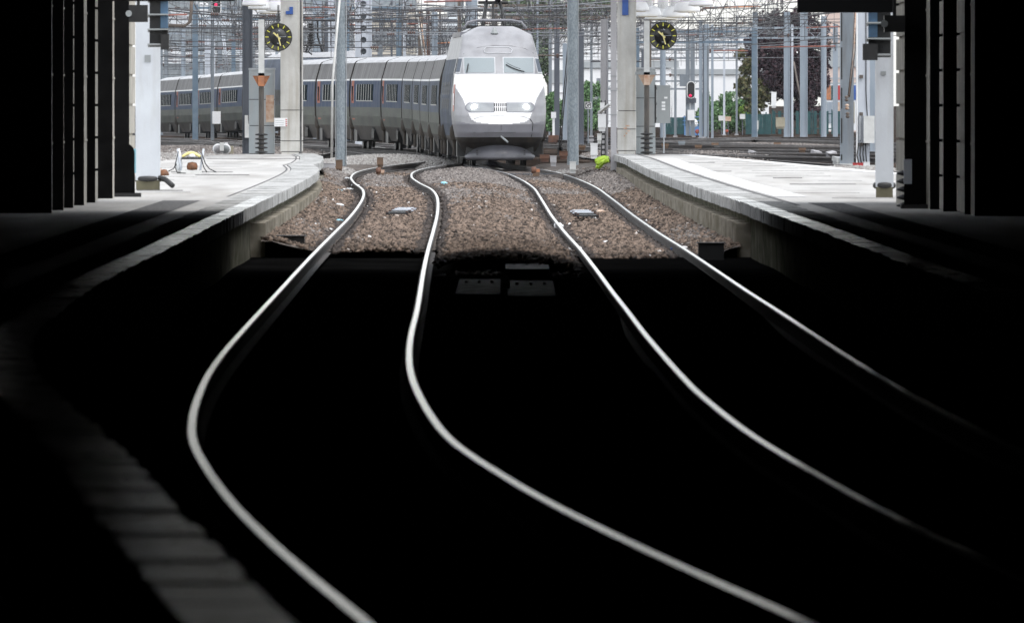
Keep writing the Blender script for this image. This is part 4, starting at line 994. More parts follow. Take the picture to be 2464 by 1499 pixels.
for a in ((1588, 1602, 0, 318, 900, 'pale blue mast right below the right clock', 'bluegrey', 'round'),
          (1622, 1628, 120, 312, 1000, 'thin grey mast right of the open cabinet door', 'midsteel', 'box'),
          (1543, 1550, 120, 330, 860, 'dark mast peeping left of the right clock post', 'darksteel', 'box'),
          (1682, 1690, 50, 318, 960, 'blue grey mast right of the red light signal', 'bluegrey', 'h'),
          (1690.5, 1696, 60, 318, 975, 'dark blue mast touching the mast right of the red light signal', 'darksteel', 'box'),
          (1701, 1706, 110, 322, 940, 'thin grey mast left of the bushes', 'midsteel', 'round'),
          (1711, 1717, 60, 322, 935, 'slim blue grey mast left of the bushes', 'bluegrey', 'box'),
          (1810, 1823, 30, 322, 930, 'blue grey mast standing left of the purple tree', 'bluegrey', 'round'),
          (1886, 1901, 30, 316, 960, 'first broad mast before the purple tree', 'bluegrey', 'h'),
          (1903, 1909, 60, 324, 930, 'thin light mast between the two broad ones before the purple tree', 'palegrey', 'round'),
          (1925, 1943, 20, 325, 925, 'second and broadest mast before the purple tree', 'bluegrey', 'h'),
          (1975, 1989, 40, 323, 935, 'mast at the right edge of the purple tree before the pink building', 'bluegrey', 'round'),
          (1388, 1405, 70, 330, 800, 'dark blue mast half behind the right round mast', 'darksteel', 'box'),
          (1354, 1366, 105, 332, 820, 'light blue mast left of the right round mast', 'bluegrey', 'box'),
          (1399, 1403, 200, 318, 960, 'thin dark post between round mast and letter sign', 'darksteel', 'box'),
          (1120, 1134, -10, 330, 880, 'blue grey mast left of the raised pantograph', 'bluegrey', 'h'),
          (1134, 1149, -10, 330, 800, 'pale blue mast touching the one left of the pantograph', 'bluegrey', 'box'),
          (1101, 1110, -10, 330, 840, 'dark mast left of the raised pantograph', 'brownsteel', 'box'),
          (1039, 1053, 30, 330, 860, 'light blue mast above the first carriages', 'bluegrey', 'h'),
          (1006, 1018, 24, 330, 780, 'leaning dark brown mast above the middle carriages', 'brownsteel', 'box'),
          (1027, 1034, 20, 330, 900, 'thin rusty mast above the middle carriages', 'rusty', 'box'),
          (833, 841, -10, 330, 830, 'blue mast just right of the left round mast', 'steelblue', 'box'),
          (790, 806, -10, 330, 850, 'whitish mast just left of the left round mast', 'palegrey', 'box'),
          (781, 789, -10, 330, 870, 'dark mast left of the left round mast', 'darksteel', 'box'),
          (753, 774, 4, 330, 900, 'broad blue grey mast above the white train roof', 'bluegrey', 'box'),
          (493, 518, 95, 330, 1060, 'broad pale mast behind the far left carriages', 'palegrey', 'h'),
          (557, 567, 60, 330, 1040, 'blue mast behind the far left carriages', 'steelblue', 'box'),
          (524, 535, 95, 330, 1080, 'grey mast right of the broad pale one behind the far left carriages', 'midsteel', 'box'),
          (395, 402, 100, 330, 1090, 'thin grey mast beside the left pale pillar', 'midsteel', 'box'),
          (440, 447, 80, 330, 1100, 'thin grey mast behind the leftmost carriages', 'midsteel', 'box'),
          (470, 476, 40, 330, 1120, 'dark thin mast below the white sign on the left', 'darksteel', 'box'),
          (913, 921, 10, 330, 950, 'grey mast right of the holed steel post', 'midsteel', 'h'),
          (940, 945, -10, 330, 1000, 'thin dark mast in the wires above the carriages', 'darksteel', 'box'),
          (970, 977, -10, 330, 980, 'pale thin mast in the wires above the carriages', 'palegrey', 'box'),
          (1243, 1251, -10, 330, 930, 'grey mast right of the pantograph', 'midsteel', 'box'),
          (1290, 1296, -10, 330, 990, 'thin mast before the green bank right of the pantograph', 'bluegrey', 'box'),
          (1320, 1328, -10, 330, 1010, 'pale mast before the green bank on the right', 'midsteel', 'box'),
          (1420, 1426, 20, 318, 1000, 'thin mast above the letter sign', 'midsteel', 'box'),
          (1667, 1672, 90, 318, 1000, 'thin mast just behind the red light signal', 'steelblue', 'box'),
          (1740, 1745, 60, 318, 1050, 'thin pale mast above the bushes on the right', 'palegrey', 'box'),
          (1770, 1775, 40, 318, 1060, 'thin dark mast at the left side of the purple tree', 'midsteel', 'box')):
    x0, x1, yt, yb, Y, lab, m_, k = a
    t = mast(x0, x1, yt, yb, Y, lab, m_, k)
    if random.random() < .6:
        H = wz(max(yt, -40), Y)-t.location.z
        for j in range(random.choice((1, 2))): arm(t, 0, H-.6-j*.9, random.choice((-1, 1))*random.uniform(1.2, 2.6), None, random.choice(('redtube', 'wire', 'brownsteel')), .035)
m = MB()
t = thing('bracing_strut', 'thin strut leaning against the broad mast before the purple tree', 'strut', wp(1910, 150, 932)); a = wp(1910, 150, 932); MB().tube([(0, 0, 0), wp(1928, 250, 930)-a], .05).build('strut', 'brownsteel', t)
t = thing('bracing_strut', 'pale lattice strut leaning behind the far left carriages', 'strut', wp(534, 78, 1030)); a = wp(534, 78, 1030)
for dx in (0, 4): MB().tube([Vector((dx*1030/F, 0, 0)), wp(546+dx, 175, 1030)-a], .035).build('strut', 'palegrey', t)
for dx, mt in ((0, 'offwhite'), (6, 'copperpale')):
    m = MB().tube([wp(1004+dx, 30, 775), wp(1012+dx, 90, 775), wp(1018+dx, 140, 775)], .03); tag(m.build('stay_rod', mt), ('pale' if dx == 0 else 'rusty')+' stay rod in front of the leaning brown mast', 'rod')
for k in range(16):
    x_ = 392+k*44+random.uniform(-14, 14); Yk = random.uniform(1060, 1230)
    if abs(x_-874) < 28: continue
    m = MB(); s_ = Yk/F; zb_ = gz(Yk)-.1; hh_ = wz(random.uniform(-10, 90), Yk)-zb_; wd_ = random.uniform(.06, .13)
    m.bx(-wd_, wd_, -wd_, wd_, 0, hh_).bx(-wd_-.9*(k % 2), wd_+.9*((k+1) % 2), -.04, .04, hh_-.3, hh_-.22).cyl((0, 0, hh_-1.5), ((-.9 if k % 2 else .9), 0, hh_-.26), .03, n=5)
    tag(m.build('distant_mast', random.choice(('midsteel', 'palegrey', 'bluegrey', 'darksteel', 'brownsteel')), loc=(wx(x_, Yk), Yk, zb_)), 'distant slim wire mast with side arm before the pale apartment blocks on the left', 'mast', 'distant masts before the apartment blocks')
# steel post with round holes
Y = 760; s = Y/F; t = thing('holed_post', 'pale steel post pierced by a column of round holes above the carriages', 'post', (wx(874.5, Y), Y, gz(Y)))
zb = gz(Y); m = MB(); hw = 18.7*s; ys_ = [10.5, 40, 68.6, 97, 124.5, 153]; n_ = 20; rh = 7.3*s
zt_ = wz(-35, Y)-zb
prev = 0
cells = sorted([wz(y, Y)-zb for y in ys_]+[wz(-18, Y)-zb])
edges = [0]+[(cells[i]+cells[i+1])/2 for i in range(len(cells)-1)]+[zt_]; edges[0] = 0
for i, cz in enumerate(cells):
    z0, z1 = edges[i], edges[i+1]; inner = [(rh*math.cos(2*math.pi*k/n_), 0, cz+rh*math.sin(2*math.pi*k/n_)) for k in range(n_)]
    outer = []
    for k in range(n_):
        c_, s_ = math.cos(2*math.pi*k/n_), math.sin(2*math.pi*k/n_)
        tt = min(hw/max(1e-6, abs(c_)), ((z1-cz) if s_ > 0 else (cz-z0))/max(1e-6, abs(s_))); outer.append((c_*tt, 0, cz+s_*tt))
    # corners
    m.add(inner+outer, [(k, n_+k, n_+(k+1) % n_, (k+1) % n_) for k in range(n_)])
    for cx_, cz_ in ((-hw, z0), (hw, z0), (-hw, z1), (hw, z1)):
        near_ = sorted(range(n_), key=lambda k: (outer[k][0]-cx_)**2+(outer[k][2]-cz_)**2)[:2]; m.add([outer[near_[0]], outer[near_[1]], (cx_, 0, cz_)], [(0, 1, 2)])
    m.loft([inner, [(a_, .12, c_) for a_, b_, c_ in inner]], caps=False)
m.build('pierced_plate', 'palegrey', t)
for sx in (-1, 1): MB().bx(sx*hw-.03, sx*hw+.03, -.05, .35, 0, zt_).build('flange', 'palegrey', t)
MB().bx(-hw, hw, .3, .33, 0, zt_).build('back_plate', 'midsteel', t)
# signals
def signal(x0, x1, y0, y1, Y, lab, lx, ly_, mx0, mx1, mtop, plat=None):
    s = Y/F; t = thing('light_signal', lab, 'signal', (wx((x0+x1)/2, Y), Y, gz(Y)))
    zb = gz(Y); zc = wz((y0+y1)/2, Y)-zb; hw = (x1-x0)/2*s; hh = (y1-y0)/2*s
    def oval(k, y_): return [(hw*k*math.cos(a)*1.0, y_, zc+(hh-hw)*(1 if math.sin(a) > 0 else -1)*(1 if abs(math.sin(a)) > 1e-6 else 0)+hw*k*math.sin(a)) for a in np.linspace(.01, 2*math.pi+.01, 33)[:-1]]
    MB().loft([oval(1, -.1), oval(1, .0)]).build('backboard_rim', 'white', t)
    MB().loft([oval(.82, -.11), oval(.82, -.09)]).build('backboard', 'black', t)
    MB().lathe([(0, -.05), (.07, -.03), (.085, .02), (0, .02)], (wx(lx, Y)-t.location.x, -.16, wz(ly_, Y)-zb), 14, axis='y').build('lens', 'signalred', t)
    xa, xb = wx(mx0, Y)-t.location.x, wx(mx1, Y)-t.location.x
    MB().bx(xa, xa+(xb-xa)*.45, .1, .4, 0, wz(mtop, Y)-zb).bx(xa+(xb-xa)*.5, xb, .05, .3, 0, wz(mtop+6, Y)-zb).build('mast', 'midsteel', t)
    MB().bx(-hw*1.2, hw*1.2, -.02, .3, zc-hh-.25, zc-hh+.02).build('box', 'darksteel', t)
    MB().bx(-.2, .2, -.1, .1, .9, 1.5).build('plate', 'white', t)
    MB().bx(xa-.35, xa, 0, .25, zc+.2, zc+.9).build('side_box', 'midsteel', t)
    return t
signal(1652.5, 1673, 196, 238, 980, 'oval white rimmed signal showing a purple red light above the blue container', 1661, 231, 1650, 1672, 72)
signal(509, 533, -18, 37, 820, 'oval white rimmed signal showing a red light high on the left', 520, 13, 507, 515, -40)
Y = 818; s = Y/F
t = thing('signal_platform', 'small grey signal gallery below the red light on the left', 'gallery', wp(505, 50, Y))
MB().bx(-.3, 1.2, -.4, .4, 0, .08).build('floor', 'palegrey', t)
for x_ in (-.28, 1.18): MB().cyl((x_, -.38, -1.0), (x_, -.38, 1.0), .02).build('rail_post', 'darksteel', t)
t = thing('white_sign', 'white square sign with dark marks beside the red signal on the left', 'sign', wp(479, 26, 900))
MB().bx(0, .5, 0, .04, 0, .42).build('board', 'white', t)
for x_, z_ in ((.08, .25), (.3, .1), (.25, .3)): MB().bx(x_, x_+.1, -.01, 0, z_, z_+.07).build('mark', 'black', t)
m = MB().tube([wp(461, -12, 560), wp(460, 30, 560), wp(456, 55, 560), wp(445, 63, 560), wp(384, 62, 560)], .055, 8); tag(m.build('bent_pipe', 'brownsteel'), 'brown bent pipe bracket hanging above the far left carriages', 'pipe')

# ------------------------------------------------------------------ overhead wires
SPAN_LAB = 'sagging cross wires with hangers and insulators spanning the yard between masts'
def head_span(x0, x1, Y, ztop, label, n_w=3, dz=.55):
    a, b = wx(x0, Y), wx(x1, Y); t = thing('head_span', label, 'cross wires', ((a+b)/2, Y, 0), 'wire spans across the yard'); W = (b-a)/2
    f_ = [lambda u, k=k: ztop-k*dz-(.9 if k == 0 else .12)*(1-u*u)*(W/14) for k in range(n_w)]
    for k in range(n_w):
        MB().tube([(W*u, .02*k, f_[k](u)) for u in np.linspace(-1, 1, 9)], .02 if k else .026, 4).build('span_wire', random.choice(('wire', 'wire', 'wirelight')), t)
    nh = max(3, int(W/1.1))
    for j in range(nh):
        u = -1+2*(j+.5+random.uniform(-.3, .3))/nh
        MB().cyl((W*u, 0, f_[0](u)), (W*u, 0, f_[-1](u)-random.choice((0, .25, .5))), .016, n=4).build('hanger', 'wire', t)
        if random.random() < .85:
            k = random.randrange(n_w); m = MB(); x_ = W*u+.3; z_ = f_[k](u)
            for q_ in range(4): m.lathe([(.025, q_*.07), (.065, q_*.07+.02), (.025, q_*.07+.05)], (x_, 0, z_), 8, axis='x')
            m.build('insulator', 'insul', t)
SP = []
for Y, zt, x0, x1 in ((560, 5.05, 380, 1180), (585, 5.6, 700, 1560), (610, 5.4, 380, 1100), (640, 5.9, 880, 1700), (660, 5.6, 380, 1000), (690, 6.3, 1180, 2060), (720, 6.3, 380, 1260), (760, 6.6, 640, 1480), (790, 6.3, 1400, 2060), (820, 6.6, 380, 1100), (860, 6.9, 900, 1640), (900, 6.6, 380, 960), (930, 7.0, 1300, 2060), (960, 6.6, 560, 1340), (1000, 7.3, 1080, 1900), (1030, 6.7, 380, 1000), (1060, 6.0, 1380, 2060), (1090, 6.2, 400, 1120), (1120, 6.5, 1000, 1760), (1140, 5.2, 380, 800)):
    head_span(x0, x1, Y, zt, SPAN_LAB, random.choice((3, 3, 4)), random.uniform(.4, .65))
for Y, zt, x0, x1 in ((980, 5.5, 380, 800), (1015, 5.2, 380, 1090), (1045, 5.6, 640, 1100), (1075, 5.0, 380, 900), (1105, 5.6, 380, 1000), (1130, 4.9, 500, 1090), (1160, 5.4, 380, 1100), (1180, 6.4, 380, 1090), (1200, 5.0, 380, 780), (1110, 7.2, 380, 1100), (1000, 5.8, 1395, 1800), (1090, 6.6, 1395, 1900), (1150, 7.2, 1240, 1820)):
    head_span(x0, x1, Y, zt, SPAN_LAB, 4, random.uniform(.35, .5))
CAT_LAB = 'overhead contact wire with droppers running along a yard track towards the station'
def catenary(Xa, Ya, Xb, Yb, z, label=CAT_LAB):
    t = MB(); n_ = int((Yb-Ya)/50); L = Yb-Ya
    con = []; mes = []
    for i in range(n_*6+1):
        u = i/(n_*6); X = Xa+(Xb-Xa)*u+.25*math.cos(math.pi*i/6); Yy = Ya+L*u; con.append((X, Yy, z)); mes.append((X, Yy, z+1.3-.95*(1-(2*((i % 6)/6)-1)**2)))
    t.tube(con, .014, 4); t.tube(mes, .014, 4)
    for a, b in zip(con[::1], mes[::1]): t.cyl(a, b, .009, n=4, caps=False)
    tag(t.build('overhead_wire', 'wire'), label, 'wire', 'overhead wires along the yard tracks')
for k in range(22):
    X0 = -13+k*1.25+random.uniform(-.5, .5); drift = random.choice((-14, -9, -5, -3, 3, 6, 12)); catenary(X0, random.uniform(520, 580), X0+drift-(3 if X0 < 0 else 0), random.uniform(950, 1150), random.uniform(4.7, 5.5))
for k in range(12):
    X0 = random.uniform(2, 16); catenary(X0, random.uniform(600, 720), X0-random.uniform(6, 18), random.uniform(980, 1150), random.uniform(4.6, 5.3))
for k in range(10):
    X0 = random.uniform(-16, -2); catenary(X0, random.uniform(640, 760), X0-random.uniform(-9, 12), random.uniform(1000, 1180), random.uniform(4.3, 5.3))
# portal beams
def portal(x0, x1, ytop, Y, lab, m_='steelblue', h_=.55):
    a, b = wx(x0, Y), wx(x1, Y); z = wz(ytop, Y); t = thing('portal_beam', lab, 'beam', (a, Y, z)); W = b-a
    for zz in (0, -h_): MB().bx(0, W, -.1, .1, zz-.06, zz+.06).build('chord', m_, t)
    m = MB(); k = 0
    n_ = int(W/h_); pts = [(W*i/n_, 0, -h_ if i % 2 else 0) for i in range(n_+1)]; m.tube(pts, .03, 4); m.build('lattice', m_, t)
    for u in (.0, 1.0): MB().bx(W*u-.14, W*u+.14, -.14, .14, gz(Y)-z, .2).build('leg', m_, t)
portal(1532, 1815, 77, 900, 'lattice portal beam crossing just below the right clock lamps')
portal(1440, 1700, 196, 1200, 'dark distant portal beam left of the red light signal', 'midsteel')
portal(1500, 1800, 120, 1100, 'distant lattice portal beam behind the right clock', 'midsteel')
portal(1700, 2010, 68, 960, 'lattice portal beam before the top of the purple tree', 'bluegrey')
portal(386, 770, 70, 1010, 'lattice portal beam above the far left carriages', 'midsteel')
portal(470, 960, 20, 840, 'high lattice portal beam at the upper left', 'steelblue')
portal(880, 1340, 26, 880, 'dark lattice portal beam behind the pantograph', 'darksteel')
portal(400, 720, 118, 1130, 'low distant portal beam over the far left carriages', 'midsteel')
portal(860, 1110, 88, 1060, 'distant portal beam right of the holed post', 'darksteel')
portal(1190, 1560, 14, 800, 'high portal beam right of the pantograph', 'brownsteel')
for x0, x1, y, Y, lab in ((1020, 1135, 4, 700, 'red'), (1045, 1100, 104, 900, 'short orange'), (1245, 1390, 70, 850, 'brown red'), (1390, 1475, 48, 800, 'dull red'), (1690, 1830, 18, 760, 'orange brown upper'), (1830, 2010, 113, 900, 'long rusty'), (1940, 2030, 66, 820, 'rusty upper'), (735, 780, 44, 760, 'short rust red'), (386, 450, 37, 640, 'short red left'), (550, 640, 96, 900, 'dark red')):
    m = MB().tube([wp(x0, y+2, Y), wp((x0+x1)/2, y, Y), wp(x1, y-1, Y)], .035, 6)
    tag(m.build('feeder_tube', 'redtube' if 'orange' not in lab else 'copper'), lab+' insulated feeder tube strung among the overhead wires', 'tube')
# hanging insulator string left of the round mast
t = thing('insulator_string', 'black insulator string hanging above the white train roof', 'insulator', wp(748, 50, 650))
MB().cyl((-.5, 0, 0), (.6, 0, .02), .04).build('bar', 'wirelight', t)
m = MB()
for k in range(9): m.lathe([(.05, -.1-k*.1), (.13, -.14-k*.1), (.05, -.19-k*.1)], (0, 0, 0), 10)
m.build('discs', 'black', t); MB().tube([(0, 0, -1), (-.1, 0, -1.2), (.05, 0, -1.3)], .03).build('hook', 'black', t)

# ------------------------------------------------------------------ yard tracks
LABR = 'dark rusty track winding through the yard beyond the right platform'
LABL = 'dark track winding through the yard behind the left platform'
def ytrack(pts, lab, group, tops=('railside', 'railside')):
    P_ = [Vector((wx(x, CAMZ*0+(CAMZ-zz)*F/(y-HZ)), (CAMZ-zz)*F/(y-HZ), zz)) for x, y, zz in pts]
    P_ = sorted(P_, key=lambda p: p.y); track(dense(P_, 4), lab, group, None, tops)
G_ = 'tracks in the yard beyond the right platform'
DK = ('yardrail', 'railside')
for pts in ([(1290, 330, .2), (1600, 332, .2), (1900, 337, .2), (2200, 345, .2)], [(1290, 336, .2), (1580, 340, .2), (1800, 347, .2), (2200, 356, .2)], [(1560, 349, .2), (1750, 352, .2), (2000, 354, .2), (2200, 352, .2)],
            [(1560, 358, .17), (1800, 359, .17), (2000, 362, .17), (2200, 366, .17)], [(1420, 352, .17), (1700, 364, .15), (2000, 370, .15), (2200, 372, .15)], [(1560, 340, .2), (1760, 345, .2), (1860, 335, .2), (2040, 334, .2)],
            [(1760, 372, .13), (1950, 378, .13), (2200, 381, .13)], [(1300, 345, .2), (1450, 352, .18), (1560, 366, .15), (1800, 374, .14)], [(1700, 336, .2), (1850, 330, .2), (2100, 330, .2)], [(1800, 385, .05), (1960, 396, .05), (2110, 405, .05), (2250, 414, .05)]):
    ytrack(pts, LABR, G_, DK)
G_ = 'tracks in the yard behind the left platform'
for pts in ([(330, 318, .2), (520, 322, .2), (700, 333, .2), (900, 347, .2), (1060, 372, .15)], [(330, 331, .2), (500, 336, .2), (600, 346, .2), (760, 352, .2), (980, 376, .13)], [(330, 340, .2), (480, 343, .2), (580, 338, .2), (760, 341, .2), (1000, 352, .2)],
            [(330, 352, .18), (480, 351, .18), (580, 342, .2), (720, 336, .2)], [(330, 359, .17), (440, 358, .17), (560, 350, .18), (760, 344, .2)], [(720, 372, .1), (830, 360, .15), (930, 355, .16), (1050, 358, .16)]):
    ytrack(pts, LABL, G_, DK)

# ------------------------------------------------------------------ cross duct, beacons, boxes, litter
m = MB(); Y = 474
t = thing('cross_duct', 'long black duct lying across both winding tracks in front of the train', 'duct', (0, Y, -.09))
MB().bx(-5.0, 2.35, -.12, .12, -.02, .09).build('channel', 'black', t)
MB().bx(-5.0, 2.35, -.05, .05, .09, .115).build('lid', 'darksteel', t)
for x_ in (-4.2, -2.9, -2.0, -1.2, .1, .55, 1.4, 2.2): MB().lathe([(.03, -.02), (.045, 0), (.03, .02), (0, .025)], (x_, -.14, .03), 10, axis='y').build('bolt', 'offwhite', t)
for x, y, Y, lab, c in ((916, 427, 455, 'coppery clamp between the rails of the left track at the black duct', 'copperpale'), (1290, 425, 455, 'coppery clamp between the rails of the right track at the black duct', 'copper')):
    b = wp(x, y, Y); t = thing('rail_clamp', lab, 'clamp', b); MB().bx(-.09, .09, -.05, .2, 0, .12).build('base', 'brown', t)
    MB().lathe([(.02, -.08), (.09, -.07), (.09, .05), (.02, .06)], (-.05, 0, .17), 12, axis='x').build('roller', 'rusty', t); MB().bx(-.02, .1, -.03, .1, .12, .2).build('bracket', c, t)
b = wp(1096, 419, 475); t = thing('point_box', 'small steel blue box lying between the rails before the train', 'box', b); MB().bx(-.22, .22, 0, .5, 0, .12).build('case', 'steelblue', t); MB().bx(-.25, .25, -.02, .52, .12, .14).build('lid', 'darksteel', t)
for x_ in (-.07, .08): MB().bx(x_, x_+.015, -.01, 0, .01, .12).build('strap', 'palegrey', t)
for cx, y0, Y, lab in ((957, 516, 311, 'ladder like metal beacon between the rails of the left track'), (1411, 522, 311, 'ladder like metal beacon between the rails of the right track')):
    b = wp(cx, y0, Y); t = thing('track_beacon', lab, 'beacon', b, 'beacons between the rails')
    for k in range(4):
        o = (-.03+.05*k) if cx < 1200 else (.05-.05*k)
        MB().bx(-.2+o*.5, .2+o*.5, k*4.4, k*4.4+1.6, .0, .035).build('bar', 'palegrey' if k > 1 else 'black', t)
        for sx in (-.18, .18): MB().cyl((sx+o*.5, k*4.4+.1, -.03), (sx+o*.5, k*4.4+.1, .05), .025, n=8).build('foot', 'insul', t)
def sbox(x0, x1, y0, y1, Y, lab, m_='warmgrey', cat='box', name='trackside_box', d_=.35, lid=True, tilt=0):
    s = Y/F; b = wp((x0+x1)/2, y1, Y); t = thing(name, lab, cat, b); W = (x1-x0)*s; H = (y1-y0)*s
    MB().bx(-W/2, W/2, 0, d_, 0, H*.93).build('case', m_, t)
    if lid: MB().bx(-W/2-.012, W/2+.012, -.012, d_+.012, H*.93, H).build('lid', m_, t)
    MB().bx(-W*.42, W*.42, .05, d_-.05, -.1, 0).build('foot', m_, t)
    if tilt: t.rotation_euler = (R(8), tilt, R(20))
    return t
sbox(907, 922, 379, 397, 470, 'brownish grey box on the ballast left of the merging rails', 'brown')
sbox(808, 824, 385, 407, 462, 'brown rusty box at the foot of the left round mast', 'brown')
sbox(772, 805, 393, 409, 465, 'low concrete footing beside the left platform end', 'warmgrey', 'block', 'concrete_footing')
sbox(1324, 1339, 375, 392, 486, 'dark sided grey box on the white heap right of the train', 'warmgrey')
sbox(1371, 1386, 389, 409, 470, 'pale grey box on the ballast before the right round mast', 'offwhite')
sbox(1346, 1366, 364, 376, 495, 'rusty red steel channel beside the right round mast', 'rusty', 'channel', 'steel_channel')
sbox(1299, 1322, 372, 382, 500, 'rusty brown steel lump at the train corner', 'rusty', 'steel', 'steel_lump')
sbox(1421, 1438, 345, 374, 488, 'white square box with black knob low beside the right steel post', 'white')
sbox(1439, 1458, 275, 308, 490, 'white cabinet with vents mounted beside the right steel post', 'white', lid=True)
sbox(1444, 1455, 247, 262, 490, 'small white louvred box topmost beside the right steel post', 'white')
sbox(1437, 1447.5, 322, 338, 489, 'small white box between the two larger white ones', 'offwhite')
t = thing('cable_rack', 'black cable rack below the white cabinet beside the right steel post', 'rack', wp(1452, 376, 491))
for k in range(6): MB().bx(-.05, .05, -.03, .03, k*.15, k*.15+.06).build('rung', 'black', t)
for sx in (-.06, .05): MB().cyl((sx, 0, -.1), (sx, 0, 1.6), .018).build('cable', 'black', t)
m = MB().tube([wp(1441, 272, 488), wp(1467, 252, 486)], .05, 4); tag(m.build('sloping_strut', 'offwhite'), 'white sloping strut from steel post to the white cabinets', 'strut')
sbox(1957, 1977, 364, 377, 640, 'tilted grey concrete block in the yard, nearer the slotted mast', 'warmgrey', 'block', 'concrete_block', .4, False, .15)
sbox(1998, 2017, 366, 385, 615, 'larger tilted concrete block right before the slotted mast', 'warmgrey', 'block', 'concrete_block', .4, False, -.2)
sbox(1806, 1823, 365, 376, 640, 'tilted grey concrete block in the yard right of the cabinet door', 'warmgrey', 'block', 'concrete_block', .4, False, .2)
sbox(1755, 1780, 366, 374, 640, 'brown concrete sleeper stub in the yard beyond the right platform', 'brown', 'block', 'concrete_block', .4, False)
sbox(1888, 1910, 380, 391, 590, 'empty grey cable channel piece lying behind the right platform', 'warmgrey', 'channel', 'cable_channel', .4, False)
sbox(2052, 2077, 392, 401, 560, 'dark red and white block at the foot of the white cabled mast', 'red')
sbox(2078, 2093, 390, 400, 560, 'small white block right of the dark red one', 'white', 'block', 'white_block')
sbox(2012, 2042, 381, 393, 575, 'whitish rock lying before the slotted mast', 'offwhite', 'rock', 'white_rock', .5, False, .1)
t = thing('point_motor', 'dark track motor with yellow band lying before the slotted mast', 'motor', wp(1971, 391, 590)); MB().cyl((-.2, 0, .1), (.2, 0, .1), .09).build('body', 'darksteel', t); MB().cyl((-.03, 0, .1), (.03, 0, .1), .095).build('band', 'clockyellow', t); MB().bx(-.25, -.15, -.1, .1, 0, .18).build('bracket', 'black', t)
for k, (x, y) in enumerate(((1600, 352), (1640, 346), (1500, 341), (1720, 350), (1870, 349), (1680, 355), (1930, 362), (1420, 340), (1400, 356), (1560, 362))):
    Y = 1.83*F/(y-HZ); sbox(x-8, x+9, y-6, y, Y, ['squat', 'rusty', 'low', 'tilted', 'small pale', 'flat', 'dark', 'grey', 'broad', 'short'][k]+' point machine box among the yard rails on the right', random.choice(('brown', 'warmgrey', 'rusty', 'midsteel')), 'box', 'point_machine', .5)
# drum shaped signal lamp left
Y = 490; s = Y/F; t = thing('twin_drum_unit', 'white unit with two round drums behind the left platform edge', 'unit', wp(534, 372, Y))
for x_, c in ((-.11, 'warmgrey'), (.1, 'doorgrey')): MB().lathe([(.0, -.1), (.14, -.1), (.16, -.06), (.16, .12), (0, .12)], (x_, 0, .15), 20, axis='y').build('drum', 'white', t); MB().lathe([(0, -.115), (.12, -.115), (.12, -.1), (0, -.1)], (x_, 0, .15), 20, axis='y').build('drum_face', c, t)
MB().bx(-.06, .06, -.14, .05, .1, .34).build('housing', 'offwhite', t); MB().bx(.08, .17, -.08, .02, .24, .34).build('tag_plate', 'white', t); MB().bx(.2, .33, -.06, .1, .02, .24).build('side_box', 'sand', t)
# cart of tools on the left platform
Y = 345; b = wp(459, 425, Y); t = thing('tool_trolley', 'white sacked trolley with yellow hoop and orange motor on the left platform', 'trolley', (b.x, Y, .56))
MB().bx(-.2, .22, -.12, .2, .0, .07).build('base', 'offwhite', t)
for sx in (-.2, .2):
    MB().tube([(sx*.95, -.1, .05), (sx*1.15, -.05, .3), (sx*1.3, .0, .5)], .022).build('frame_tube', 'palegrey', t)
MB().lathe([(.0, .07), (.1, .08), (.115, .15), (.09, .22), (.0, .24)], (.03, -.03, .0), 16).build('motor', 'orangebrown', t)
MB().bx(-.18, .2, -.1, .12, .29, .33).build('tray', 'rubber', t)
m = MB().tube([(-.17+.36*k/10, -.05, .34+.085*math.sin(math.pi*k/10)) for k in range(11)], .028, 8); m.build('hoop', 'paleyellow', t)
MB().lathe([(.0, .33), (.1, .34), (.08, .40), (0, .42)], (.03, .0, 0), 12).build('rag', 'white', t)
MB().lathe([(.0, .05), (.06, .07), (.075, .2), (.05, .36), (.02, .5), (0, .51)], (-.24, .02, 0), 10).build('sack', 'plastic', t)
for pts in ([(.22, -.05, .42), (.3, -.1, .2), (.38, -.15, .1), (.52, -.2, .03)], [(.2, -.1, .35), (.27, -.1, .12), (.33, -.12, .03)], [(-.25, -.05, .45), (-.32, -.1, .15), (-.27, -.15, .02), (-.1, -.18, .01)], [(-.22, 0, .3), (-.35, -.05, .1), (-.45, -.1, .05)]): MB().tube(pts, .011, 6).build('hose', 'rubber', t)
Y = 335; b = wp(395, 424, Y); t = thing('orange_rag', 'crumpled orange cloth lying between pale pillar and tool trolley', 'cloth', (b.x, Y, .56))
m = MB().lathe([(0, 0), (.1, .01), (.09, .06), (.05, .12), (.0, .13)], (0, 0, 0), 9); o = m.build('fold', 'orangebrown', t); m = MB().lathe([(0, 0), (.06, .01), (.05, .09), (0, .11)], (-.1, .03, .05), 8); m.build('fold', 'copperpale', t)
